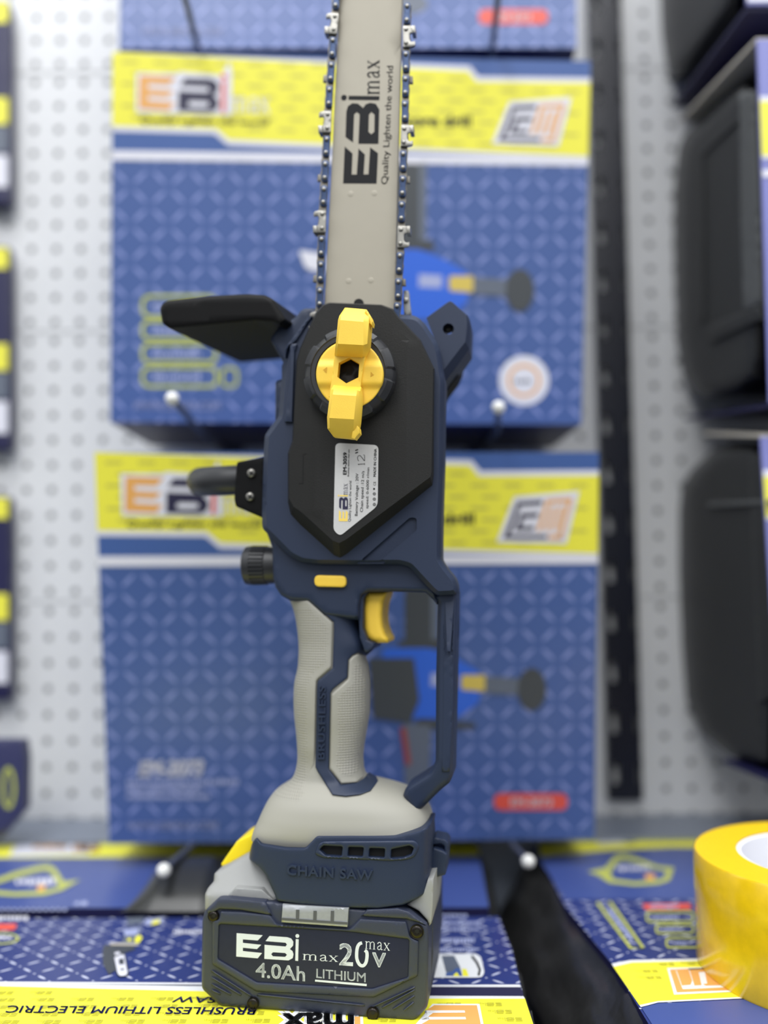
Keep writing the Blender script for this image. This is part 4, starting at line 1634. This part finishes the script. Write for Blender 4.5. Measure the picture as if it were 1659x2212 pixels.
mid.prm('feature_list', [([pill_line(304, 636, 470, 688, 7), pill_line(304, 690, 470, 736, 7), pill_line(304, 740, 470, 786, 7), pill_line(304, 790, 472, 838, 7), pill_line(477, 792, 515, 838, 6)], CLEAF),
                         ([put(unread(9, y), (330, y + 30), (440, y + 30), (0, -13)) for y in (636, 690, 740, 790)], CPALE)])
mid.prm('seal_print', [([(circle(1132, 822, 54, 36), [])], CWHITE), ([(circle(1132, 822, 36, 30), [circle(1132, 822, 29, 30)])], CORANGE), ([put(unread(4, 1), (1112, 828), (1152, 828), (0, -10))], CGREY)])


def drill(c, dx, dy, lower):
    def T(pts): return [(x + dx, y + dy) for x, y in pts]
    sh = [([(T([(848, 350), (918, 350), (914, 528), (848, 528)]), [])], CDARK), ([(T([(905, 350), (922, 350), (920, 528), (905, 528)]), [])], CGREY),
          ([(T([(835, 522), (935, 518), (938, 540), (835, 545)]), [])], CDARK),
          ([(rounded(T([(800, 538), (905, 538), (960, 560), (1012, 590), (1010, 655), (960, 690), (800, 690)]), 12), [])], CMOTOR),
          ([(T([(905, 592), (955, 595), (954, 622), (904, 620)]), [])], CPALE),
          ([(rounded(T([(970, 596), (1024, 596), (1022, 632), (970, 628)]), 6), [])], CGOLD),
          ([(T([(1022, 598), (1100, 604), (1100, 640), (1022, 636)]), [])], CGREY),
          ([(circle(1123 + dx, 627 + dy, 31, 24, 46), [])], CDARK),
          ([(rounded(T([(645, 540), (700, 548), (700, 590), (660, 580)]), 8), [])], CWHITE)]
    if lower:
        sh += [([(T([(770, 560), (868, 560), (880, 650), (860, 700), (780, 690)]), [])], CDARK), ([(T([(880, 690), (1000, 700), (1000, 712), (860, 715)]), [])], CDARK),
               ([(T([(845, 700), (905, 705), (900, 900), (850, 880)]), [])], CGREY), ([(T([(838, 710), (850, 710), (862, 790), (850, 790)]), [])], CREDD)]
    c.prm('product_picture', sh)


drill(mid, 0, 0, False)
low = Carton('printed blue tool carton with a red code pill, hanging lowest behind the saw grip', (204, 977), (1294, 977), (1284, 1812), (236, 1822), .41, .15)
low.header('core drill', .60)
low.web((276, 1792), (470, 1790))
drill(low, 26, 862, True)
low.prm('model_print', [([put(text_shape('EM-2073', .05, .25), (300, 1676), (438, 1674), (0, -32))], CWHITE),
                        ([put(unread(22, y), (274, y), (x, y), (0, -11)) for y, x in ((1694, 515), (1710, 440), (1726, 455))],
                         CPALE)])
low.prm('code_pill', [([(rounded([(1067, 1714), (1226, 1714), (1226, 1750), (1067, 1750)], 17, 5), [])], CRED), ([put(text_shape('EM-2073', .03), (1104, 1741), (1192, 1741), (0, -17))], CWHITE)])

# ---- wire display hooks


def hook(label, front, Df, tip, Dt):
    a = at_depth(*front, Df)
    a.z -= .004
    b = at_depth(*tip, Dt)
    w = Vector((a.x, WALL_Y - .001, a.z))
    o = thing('display_hook', label, 'hook', w, 0, 'wire hooks of the pegboard')
    pts = [w - w, a - w, (a + (b - a) * .5) - w, b - w]
    make('wire_rod', tube(pts, .0026, 10), WIRE, o, smooth=60)
    make('hook_plate', box((-.012, -.003, -.008), (.012, 0, .02)), WIRE, o, smooth=0)
    g = Geo()
    prof = [(.0052 * math.sin(math.pi * k / 8) + 1e-5, -.0052 * math.cos(math.pi * k / 8)) for k in range(9)]
    lathe(b - w, (0, 1, 0), prof, 16, geo=g)
    make('ball_tip', g, BALL, o, smooth=60)


hook('wire hook with white ball tip below the middle carton, left one', (432, 921), .80, (372, 861), .70)
hook('wire hook with white ball tip below the middle carton, right one beside the saw', (1074, 921), .80, (1077, 880), .72)
hook('wire hook with white ball tip under the lowest carton, left of the saw', (412, 1818), .775, (354, 1880), .69)
hook('wire hook with white ball tip under the lowest carton, right of the saw', (1108, 1816), .775, (1141, 1861), .71)
hook('wire hook crossing the topmost carton on the left', (432, 110), .825, (384, -60), .70)
hook('wire hook crossing the topmost carton on the right', (1062, 112), .825, (1082, -60), .70)
#@@LYING
# ================================================================== LYING CARTONS


def G(px, py, z=0.0):
    return GROUND(px, py, -z)


class Lying:
    def __init__(self, name, label, poly, h, m, z=0.0, mats=None):
        c = G(sum(p[0] for p in poly) / len(poly), sum(p[1] for p in poly) / len(poly))
        base = Vector((c.x, c.y, z - h))
        self.o = thing(name, label, 'box', base, 0)
        self.M = Matrix.Translation(base)
        self.sp = Space((0, 0, z), (0, 0, -1), self.M)
        self.base = base
        g = Geo()
        f = [self.sp(*p, 0) for p in poly]
        n = len(f)
        V, T = triangulate([poly])
        g.add([self.sp(*p, 0) for p in V], T, 0)
        b = [Vector((p.x, p.y, 0)) for p in f]
        g.add(f + b, [(i, (i + 1) % n, n + (i + 1) % n, n + i) for i in range(n)] + [tuple(range(2 * n - 1, n - 1, -1))], 1)
        self.body = make('carton_body', g, [m, CNAVY], self.o, smooth=0, recalc=True, uvfn=lambda co: (co.x, co.y))

    def prm(self, name, list_, layer=1):
        g = Geo()
        for i, (sh, m) in enumerate(list_):
            flat(sh, lambda x, y, k=i: self.sp(x, y, -.0002 * layer - .00006 * k), geo=g, mi=i)
        return make(name, g, [m for _, m in list_], self.body, smooth=0)

    def tile(self, poly, m, rot, avoid=(), pitch=.0233):
        """small repeated mark, upside down as seen from here"""
        g = Geo()
        lo = [G(*p) for p in poly]
        x0, x1 = min(p.x for p in lo), max(p.x for p in lo)
        y0, y1 = min(p.y for p in lo), max(p.y for p in lo)
        wp = [(p.x, p.y) for p in lo]
        wa = [[(G(*p).x, G(*p).y) for p in a] for a in avoid]
        ca, sa = math.cos(rot), math.sin(rot)
        px_, py_, h = pitch, .0092, .0044
        r = 0
        y = -.32
        while y < .32:
            x = -.5 + (r % 7) * -.0034 - r * .0011
            while x < .5:
                def W(a, b):
                    u, v = x - a, y - b
                    return (.0 + u * ca - v * sa, .45 + u * sa + v * ca)
                # reading direction is toward -x, up is toward the viewer
                ok = all(inside(W(a, b), wp) and not any(inside(W(a, b), q) for q in wa) for a, b in ((0, 0), (.0165, 0), (0, h), (.0165, h)))
                if ok:
                    sh = []
                    for s in (LOGO_E, LOGO_B, LOGO_I):
                        sh.append(logo(s, (0, 0), (2.66 * h * .82, 0), (0, h)))
                    sh.append(put(MAXB, (2.75 * h * .82, 0), (3.75 * h * .82, 0), (0, h * .42)))
                    flat(sh, lambda a, b: Vector((*W(a, b), .0006 + self.sp.O.z)) - self.base, geo=g)
                x += px_
            y += py_
            r += 1
        make('repeat_print', g, m, self.body, smooth=0)


near = Lying('chainsaw_carton', 'printed blue and yellow carton lying flat under the chainsaw, lettering upside down',
             [(-260, 1985), (1077, 1980), (1106, 2052), (1131, 2152), (1152, 2212), (1205, 2370), (-420, 2370)], .098, TREADN, z=-.0022)
YL = [(-300, 2132), (0, 2130), (440, 2141), (620, 2143), (700, 2156), (925, 2157), (1134, 2157), (1152, 2212), (1205, 2369), (-420, 2369)]
near.prm('band_print', [([([(-300, 2119), (620, 2124), (700, 2128), (1123, 2127), (1126, 2133), (925, 2132), (700, 2133), (650, 2146), (-300, 2134)], [])], WHITE),
                        ([([(20, 2124.5), (440, 2127), (640, 2131), (640, 2133), (440, 2130), (150, 2126)], []), ([(700, 2131), (1125, 2132), (1131, 2152), (925, 2151), (700, 2150)], [])], INKN),
                        ([([(660, 2149), (925, 2151), (1131, 2152), (1134, 2158), (660, 2157)], [])], WHITE),
                        ([(YL, [])], CYELN)])
bx = ZD((290, 2105), (380, 1990), (900, 1990), (948, 2230), (180, 2230))
hdr = put(text_shape('BRUSHLESS LITHIUM ELECTRIC', .012, .28), (556, 2176.5), (12, 2172), (0, 15.5))
saw_t = put(text_shape('BRUSHLESS CHAIN SAW'[-3:], .012, .28), (470, 2153.5), (371, 2152), (0, 13))
mx1 = put(text_shape('max', .03), (762, 2187), (612, 2190), (0, 44))
mx2 = put(text_shape('max', .075), (768, 2185), (606, 2188), (0, 47))
near.tile(YL, COLIVE, -.005, avoid=[[(605, 2187), (760, 2187), (775, 2260), (600, 2260)], bx])
near.prm('title_print', [([mx2], WHITE), ([hdr, saw_t], INKT), ([mx1], INK)], 4)
near.prm('badge_print', [([(bx, [])], WHITE), ([(ZD((325, 2050), (400, 2004), (872, 2004), (918, 2230), (230, 2230), (330, 2160), (300, 2120)), [])], CORANGE),
                         ([(ZD((300, 2062), (735, 2062), (742, 2086), (300, 2090)), []), (ZD((330, 2134), (745, 2134), (752, 2160), (240, 2165)), []), (ZD((310, 2090), (420, 2062), (330, 2134), (350, 2160), (230, 2230), (190, 2230)), []), (ZD((296, 2062), (312, 2062), (330, 2160), (310, 2160)), [])], WHITE)], 4)
near.prm('orange_stripe', [([([(758, 2196), (784, 2196), (790, 2300), (756, 2300)], [])], WHITE), ([([(766, 2196), (778, 2196), (782, 2300), (766, 2300)], [])], CORANGE)], 4)
# inset picture and lettering at the right of the saw
near.prm('inset_picture', [([(rounded(ZD((345, 1435), (860, 1435), (915, 1470), (955, 1640), (930, 1690), (880, 1698), (340, 1700)), 4), [])], WHITE),
                           ([(ZD((478, 1455), (620, 1455), (690, 1590), (640, 1640), (530, 1640)), [])], CGREY),
                           ([(ZD((530, 1645), (600, 1630), (640, 1590), (690, 1600), (710, 1680), (525, 1680)), [])], CBLUE),
                           ([(ZD((708, 1600), (755, 1605), (782, 1682), (715, 1682)), []), (ZD((615, 1665), (650, 1640), (680, 1682), (612, 1682)), [])], CYELN),
                           ([stroke(ZD((815, 1458), (870, 1530), (905, 1610), (890, 1675)), 5)], INK)], 2)
near.prm('side_words', [([put(unread(n, y), ZD((x1, y))[0], ZD((372, y))[0], (0, h)) for n, y, x1, h in
                          ((14, 1372, 880, 8), (9, 1262, 845, 14), (12, 1150, 900, 8), (12, 1082, 900, 8), (8, 1000, 760, 8))], CPALE)], 2)
near.prm('side_words', [([put(unread(7, 2), (60, 1979), (-10, 1979), (0, 10))], CWHITE)], 2)
near.prm('side_words', [([put(unread(9, 3), (445, 2010), (372, 2010), (0, 8))], CWHITE)], 2)
near.prm('red_pill', [([(rounded(ZE((-60, 1175), (180, 1175), (150, 1240), (-60, 1240)), 5), [])], CRED)], 2)
near.prm('oval_seal', [([(circle(0, 2027, 42, 24, 13), [circle(0, 2027, 36, 24, 10)])], CLEAF), ([put(unread(3, 4), (24, 2022), (-24, 2022), (0, 9))], CWHITE)], 2)
# printed picture of a small saw
near.prm('saw_picture', [([(ZE((1075, 1395), (1380, 1395), (1400, 1440), (1210, 1500), (1200, 1650), (1125, 1700), (1065, 1590), (1060, 1460)), [])], CDARK),
                         ([(ZC((60, 1030), (130, 1000), (160, 870), (330, 830), (320, 930), (280, 1020), (180, 1040)), []), (ZC((180, 740), (380, 730), (340, 800), (180, 830)), [])], CGREY),
                         ([(ZC((140, 870), (320, 850), (290, 930), (150, 940)), []), (ZC((370, 760), (600, 730), (560, 800), (400, 830)), [])], CPALE),
                         ([(ZC((270, 960), (320, 930), (350, 960), (310, 1020), (265, 1015)), []), (ZC((180, 975), (220, 965), (225, 1000), (185, 1000)), []), (ZC((460, 780), (545, 755), (540, 800), (450, 820)), [])], CYELN),
                         ([(ZC((-10, 1020), (300, 1025), (300, 1050), (-10, 1045)), [])], CEDGE),
                         ([(rounded(ZE((1172, 1515), (1290, 1480), (1332, 1690), (1300, 1720), (1230, 1722), (1205, 1690)), 3), [])], CDARK),
                         ([(rounded(ZE((1182, 1520), (1282, 1490), (1320, 1688), (1292, 1712), (1240, 1714), (1216, 1688)), 3), []), (ZE((1185, 1470), (1240, 1465), (1242, 1492), (1188, 1496)), [])], CWHITE),
                         ([(ZE((1225, 1540), (1278, 1530), (1284, 1592), (1232, 1596)), []), (ZE((1248, 1640), (1280, 1636), (1282, 1652), (1250, 1656)), [])], CDARK)], 2)
# black case edge showing below the carton's right side


def film(points_near, points_far, name, parent, M, m=FILM, amp=.002, n=26, k=7):
    g = Geo()
    Mi = M.inverted()
    for j in range(k + 1):
        for i in range(n + 1):
            t = i / n * (len(points_near) - 1)
            a = min(int(t), len(points_near) - 2)
            f = t - a
            p = points_near[a].lerp(points_near[a + 1], f)
            q = points_far[a].lerp(points_far[a + 1], f)
            s = j / k
            v = p.lerp(q, s)
            v.z += math.sin(s * math.pi) * .006 + ((random.uniform(-amp, amp) + .0022 * math.sin(i * 1.1 + j * 1.7) + .0015 * math.sin(i * .5 - j * 1.1)) if 0 < j < k else 0)
            g.v.append(Mi @ v)
    for j in range(k):
        for i in range(n):
            g.f.append((j * (n + 1) + i, j * (n + 1) + i + 1, (j + 1) * (n + 1) + i + 1, (j + 1) * (n + 1) + i))
            g.fm.append(0)
    make(name, g, m, parent, smooth=180)


def drop(p, dx, z):
    return Vector((p.x + dx, p.y, z))


ed = [G(*p, z=-.005) for p in ((1033, 1835), (1055, 1958), (1078, 1983), (1106, 2052), (1131, 2152), (1152, 2212), (1205, 2370))]
film(ed[2:], [drop(p, .010, -.05) for p in ed[2:]], 'case_side', near.o, near.M, m=CASE)
rear = Lying('rear_carton', 'blue carton with a yellow leaf badge lying behind the saw at left', [(-200, 1808), (1028, 1808), (1034, 1841), (1056, 1960), (-270, 1962)], .1, CBLUEN, z=.001)
rear.prm('rim_print', [([([(-200, 1809), (1028, 1809), (1036, 1848), (-210, 1854)], [])], CYELN), ([([(40, 1812), (215, 1812), (190, 1846), (20, 1850)], [])], CWHITE), ([put(text_shape('EBI max', .05), (212, 1818), (70, 1818), (0, 22))], CORANGE)])
lf = ZE((-120, 740), (150, 640), (400, 575), (500, 560), (570, 600), (660, 740), (830, 720), (640, 830), (450, 880), (150, 890), (-120, 870))
li = ZE((-60, 770), (150, 700), (400, 630), (490, 620), (540, 660), (600, 770), (600, 800), (430, 840), (150, 850), (-60, 830))
rear.prm('leaf_badge', [([(lf, [li])], CLEAF), ([put(unread(6, 5), ZE((570, 700))[0], ZE((150, 720))[0], (0, 14))], CWHITE), ([(ZE((380, 780), (470, 770), (460, 830), (390, 840)), [])], CORANGE)], 2)
rear.prm('dotted_rule', [([([(-40 + k * 13.5, 1962), (-32 + k * 13.5, 1962), (-32 + k * 13.5, 1967), (-40 + k * 13.5, 1967)], []) for k in range(14)], CPALE),
                         ([put(unread(2, 6), (188, 1946), (152, 1950), (0, 10))], CPALE)], 2)
film(ed[:2], [drop(p, .015, -.05) for p in ed[:2]], 'case_side', rear.o, rear.M, m=CASE)
# black handle hump of the case showing through the carton's cut-out
g = Geo()
NX, NYY = 36, 16
hump = [(258, 1972), (300, 1905), (345, 1872), (520, 1868), (560, 1972)]
for j in range(NYY + 1):
    for i in range(NX + 1):
        py = 1972 - (1972 - 1868) * j / NYY
        l = 258 + (345 - 258) * (j / NYY) ** .7 + 25 * max(0, j / NYY - .85) / .15
        px_ = l + (600 - l) * i / NX
        a = math.sin(math.pi * min(1, j / NYY))
        b_ = min(1, i / 6)
        ridge = .5 * math.exp(-((i - 20) / 1.0) ** 2)
        zz = .001 + .02 * a ** .7 * b_ * (1 - ridge)
        p = G(px_, py, 0)
        g.v.append(Vector((p.x, p.y, zz)) - rear.base)
for j in range(NYY):
    for i in range(NX):
        g.f.append((j * (NX + 1) + i, j * (NX + 1) + i + 1, (j + 1) * (NX + 1) + i + 1, (j + 1) * (NX + 1) + i))
        g.fm.append(0)
make('case_handle_hump', g, mat('black_gloss_case', (40, 41, 41), 0.3, mottle=0.2, mottle_scale=60), rear.o, smooth=180)

rt = Lying('tool_box_carton', 'blue carton lying flat at the right, carrying the roll of yellow tape',
           [(1161, 1838), (1220, 1956), (1325, 2086), (1401, 2212), (1510, 2400), (2700, 2400), (2050, 1830)], .1, TREADN)
rt.prm('rear_panel_print', [([(ZF((20, 150), (260, 520), (1700, 520), (1700, 150)), [])], CBLUEN), ([(ZF((60, 60), (1700, 40), (1700, 165), (1000, 160), (600, 178), (90, 225)), [])], CYELN), ([(ZF((500, 80), (750, 75), (740, 130), (480, 140)), [])], CWHITE),
                            ([put(text_shape('EBI max', .05), ZF((740, 85))[0], ZF((540, 90))[0], (0, 14))], CGREY)])
lf = ZF((410, 330), (540, 300), (600, 220), (660, 205), (760, 235), (900, 290), (1010, 300), (980, 390), (900, 415), (740, 425), (560, 405), (480, 350))
li = ZF((570, 330), (620, 260), (660, 245), (750, 265), (880, 310), (960, 325), (940, 375), (860, 390), (740, 400), (590, 380))
rt.prm('leaf_badge', [([(lf, [li])], CLEAF), ([put(unread(6, 7), ZF((840, 290))[0], ZF((590, 292))[0], (0, 11))], CWHITE), ([(ZF((810, 345), (880, 345), (870, 385), (815, 385)), [])], CORANGE)], 2)
rt.prm('spec_print', [([stroke(ZF((480, 540), (710, 855), (800, 858), (565, 535)), 6), pill_line(*ZF((815, 600))[0], *ZF((1150, 680))[0], 4), pill_line(*ZF((880, 690))[0], *ZF((1150, 760))[0], 4), pill_line(*ZF((950, 780))[0], *ZF((1200, 858))[0], 4)], CLEAF),
                      ([(ZF((790, 552), (1120, 548), (1130, 588), (815, 592)), [])], CRED), ([put(unread(n, y), ZF((x1, y))[0], ZF((x0, y))[0], (0, 8)) for n, x1, x0, y in ((7, 1040, 870, 636), (5, 1050, 950, 715), (4, 1100, 1020, 812), (8, 1040, 830, 560))] + [stroke(ZF((560, 590), (720, 800)), 6)], CPALE)], 2)
YR = ZF((592, 985), (720, 955), (1170, 945), (1800, 960), (1800, 1195), (1560, 1190), (900, 1222), (770, 1250))
rt.prm('band_print', [([(ZF((580, 965), (710, 940), (1170, 930), (1800, 945), (1800, 1215), (1560, 1200), (900, 1232), (780, 1264)), [])], WHITE), ([(YR, [])], CYELN)], 2)
rt.tile(YR, COLIVE, .06, pitch=.0182, avoid=[ZF((955, 985), (1300, 985), (1560, 1165), (1000, 1185))])
rt.prm('badge_print', [([(ZF((962, 994), (1230, 988), (1600, 1150), (1010, 1178)), [])], WHITE), ([(ZF((980, 1005), (1110, 1000), (1135, 1082), (1125, 1110), (1065, 1115), (1028, 1012), (1022, 1012), (1070, 1140), (1430, 1125), (1440, 1145), (1030, 1162)), [])], CORANGE),
                       ([(ZF((1115, 1000), (1225, 996), (1350, 1090), (1330, 1112), (1230, 1115), (1210, 1106), (1240, 1100), (1222, 1020), (1180, 1022), (1200, 1112), (1150, 1115), (1150, 1110)), [])], CORANGE),
                       ([(ZF((1108, 998), (1215, 994), (1222, 1002), (1112, 1006)), []), (ZF((1340, 1070), (1420, 1112), (1390, 1118)), [])], INK)], 4)
rt.prm('lower_print', [([(ZF((785, 1268), (900, 1238), (1560, 1208), (1900, 1222), (2200, 1500), (1700, 1900), (1000, 1600)), [])], CBLUEN)], 2)
ed = [G(*p, z=-.003) for p in ((1163, 1842), (1220, 1956), (1325, 2086), (1401, 2212), (1508, 2398))]
film(ed, [drop(p, -.036, -.055) for p in ed], 'case_side', rt.o, rt.M, k=10)
# roll of tape standing on the right carton
tc = Vector((.2775, .588, 0))
tape = thing('tape_roll', 'yellow translucent packing tape roll lying on the right carton', 'tape', tc)
R_, H_, RI = .0835, .069, .0545
prof = [(R_ - .0008, .0004), (R_, .002), (R_ - .0006, .022), (R_, .045), (R_ - .0003, H_ - .0015), (R_ - .0012, H_)]
make('tape_winding', lathe((0, 0, 0), (0, 0, 1), prof, 96, caps=(False, False)), TAPE, tape, smooth=40)
g = Geo()
rings = []
for k in range(10):
    r = RI + .0025 + (R_ - .0012 - RI - .0025) * k / 9
    rings.append((r, H_ - .0003 * (k % 2)))
lathe((0, 0, 0), (0, 0, 1), rings, 96, caps=(False, False), geo=g)
lathe((0, 0, 0), (0, 0, 1), [(RI + .0025, .0004), (R_ - .001, .0004)], 96, caps=(False, False), geo=g)
make('tape_edge', g, TAPEE, tape, smooth=40)
g = Geo()
lathe((0, 0, 0), (0, 0, 1), [(RI, .0005), (RI, H_ - .001), (RI + .0025, H_ - .0005), (RI + .0025, .0005), (RI, .0005)], 72, caps=(False, False), geo=g)
make('paper_core', g, CORE, tape, smooth=40)


def on_core(x, y):
    a = math.radians(150) - x / RI
    return Vector((math.cos(a) * (RI - .0002), math.sin(a) * (RI - .0002), y))


V, T = text_shape('CU', .03)
make('core_print', flat([([(.006 + v[0] * .03, .03 + v[1] * .016) for v in V], T), ([(v[0] * .005 - .012, .036 + v[1] * .02) for v in text_shape('(', .05)[0]], text_shape('(', .05)[1])], on_core), INKN, bpy.data.objects['paper_core'], smooth=0)
#@@SIDES
# ================================================================== RIGHT-HAND CASED TOOLS
XS = .293


def cased(label, outline, front_top, front_bot, back_top, back_bot, bands, deep=.16):
    P0 = Space((XS, 0, 0), (1, 0, 0))
    b = P0(*front_bot, 0)
    o = thing('cased_tool', label, 'tool case', b, 0, 'black tool cases in card sleeves on the right')
    M = Matrix.Translation(b)
    sp = Space((XS, 0, 0), (1, 0, 0), M)
    make('moulded_case', pillow(outline, .004, deep, sp, bevel=26, bd=.02, res=22, seg=4), CASE, o, smooth=50)
    case = o.children[0] if o.children else None
    ft, fb, bt, bb_ = (sp(*p, 0) for p in (front_top, front_bot, back_top, back_bot))
    W = Vector((.3, 0, 0))
    th = .003
    # front panel
    g = Geo()

    def plate(a, b2, m_i, off):
        n = (b2 - a).cross(W).normalized() * th
        vs = [a, b2, b2 + W, a + W]
        vs2 = [v + off * th for v in vs]
        g.add(vs + vs2, [(0, 1, 2, 3), (7, 6, 5, 4), (1, 0, 4, 5), (2, 1, 5, 6), (3, 2, 6, 7), (0, 3, 7, 4)], m_i)
    plate(ft, fb, 0, Vector((0, -1, 0)))
    make('front_panel', g, [CBLUEL], o, smooth=0)
    g = Geo()
    plate(ft, bt, 0, Vector((0, 0, 1)))
    make('top_panel', g, [CEDGE], o, smooth=0)
    g = Geo()
    plate(fb, bb_, 0, Vector((0, 0, -1)))
    make('bottom_panel', g, [CNAVY], o, smooth=0)
    # printed bands on the front panel
    g = Geo()
    mats = [CWHITE, CYEL]
    for (t0, t1, mi) in bands:
        a, b2 = ft.lerp(fb, t0), ft.lerp(fb, t1)
        d = Vector((0, -th - .0004 - .0002 * mi, 0))
        g.add([a + d, b2 + d, b2 + W + d, a + W + d], [(0, 1, 2, 3)], mi)
    make('panel_print', g, mats, o, smooth=0)
    return o, sp


o, sp = cased('black moulded tool case in a card sleeve, middle one at the right edge',
              [(1477, 291), (1509, 258), (1560, 212), (1600, 180), (1632, 184), (1641, 475), (1648, 773), (1638, 818), (1598, 848), (1518, 860), (1499, 848), (1474, 808), (1460, 748),
               (1454, 599), (1452, 500), (1455, 394), (1464, 323)], (1633, 90), (1660, 872), (1470, 262), (1478, 900),
              [(.16, .335, 0), (.175, .325, 1), (.365, .385, 0)])
make('case_rib', pillow([(1597, 200), (1630, 195), (1640, 475), (1644, 660), (1606, 668), (1600, 475)], .0018, .01, sp, bevel=5, res=20), CASES, o, smooth=40)
make('case_rib', pillow([(1512, 330), (1595, 255), (1595, 262), (1520, 332), (1520, 690), (1512, 700)], .002, .01, sp, bevel=2, res=20), CASE, o, smooth=40)
make('case_latch', pillow([(1528, 705), (1640, 660), (1644, 690), (1534, 740)], .001, .01, sp, bevel=4, res=20), CASE, o, smooth=40)
o, sp = cased('black moulded tool case in a card sleeve, lowest one at the right edge',
              [(1470, 1050), (1494, 1014), (1543, 969), (1588, 956), (1646, 960), (1668, 1060), (1680, 1400), (1672, 1660), (1630, 1652), (1576, 1633), (1514, 1584), (1478, 1510), (1466, 1388),
               (1460, 1230), (1462, 1103)], (1640, 945), (1688, 1690), (1520, 940), (1560, 1640), [(.10, .25, 0), (.12, .24, 1)])
make('case_rib', pillow([(1618, 980), (1650, 985), (1662, 1100), (1672, 1500), (1640, 1520), (1622, 1100)], .0018, .01, sp, bevel=5, res=20), CASE, o, smooth=40)
make('case_rib', pillow([(1530, 1086), (1668, 1078), (1668, 1088), (1530, 1096)], .001, .01, sp, bevel=2, res=20), CASES, o, smooth=40)
o, sp = cased('black moulded tool case in a card sleeve, topmost one at the right edge',
              [(1420, -240), (1560, -420), (1600, -420), (1606, -50), (1583, 22), (1484, 155), (1455, 180), (1437, 148), (1422, 74), (1418, 0)], (1590, -500), (1612, 14), (1430, -350), (1452, 226),
              [(.16, .335, 0), (.175, .325, 1), (.965, .99, 0)])

# ================================================================== LEFT-EDGE PACKS


def pack(label, y0, group='blister packs at the left edge'):
    sp0 = Space((0, .935, 0), (0, 1, 0))
    b = sp0(-60, y0 + 470, 0)
    o = thing('blister_pack', label, 'pack', b, 0, group)
    sp = Space((0, .935, 0), (0, 1, 0), Matrix.Translation(b))
    g = pillow(rounded([(-260, y0), (20, y0), (22, y0 + 440), (-260, y0 + 440)], 8, 3), 0.0, .012, sp, bevel=4, res=40)
    make('pack_card', g, CNAVY, o, smooth=40)
    ms = [CYEL, CGREY, CWHITE]
    for a, b_, m in ((0, 48, 0), (208, 268, 0), (270, 328, 1), (332, 404, 2)):
        make('printed_band', flat([([(-255, y0 + a + 3), (17, y0 + a + 3), (17, y0 + b_), (-255, y0 + b_)], [])], lambda x, y: sp(x, y, -.0004)), ms[m], o, smooth=0)


pack('navy and yellow blister pack hanging at the left edge, topmost', 0)
pack('navy and yellow blister pack hanging at the left edge, middle one', 532)
pack('navy and yellow blister pack hanging at the left edge, third from top', 1072)
b = at_depth(-60, 1810, .84)
o = thing('small_carton', 'small navy carton with leaf badge at the lower left, under the blister packs', 'box', b)
M = Matrix.Translation(b)
sp = Space((0, .85, 0), (0, 1, 0), M)
make('carton_body', pillow([(-260, 1602), (48, 1600), (54, 1640), (52, 1750), (0, 1812), (-260, 1815)], 0, .015, sp, bevel=5, res=40), mat('small_carton_navy', (52, 54, 92), .4), o, smooth=40)
make('leaf_badge', flat([(circle(18, 1702, 16, 20, 46), [circle(18, 1702, 9, 20, 36)])], lambda x, y: sp(x, y, -.0005)), CLEAF, o, smooth=0)
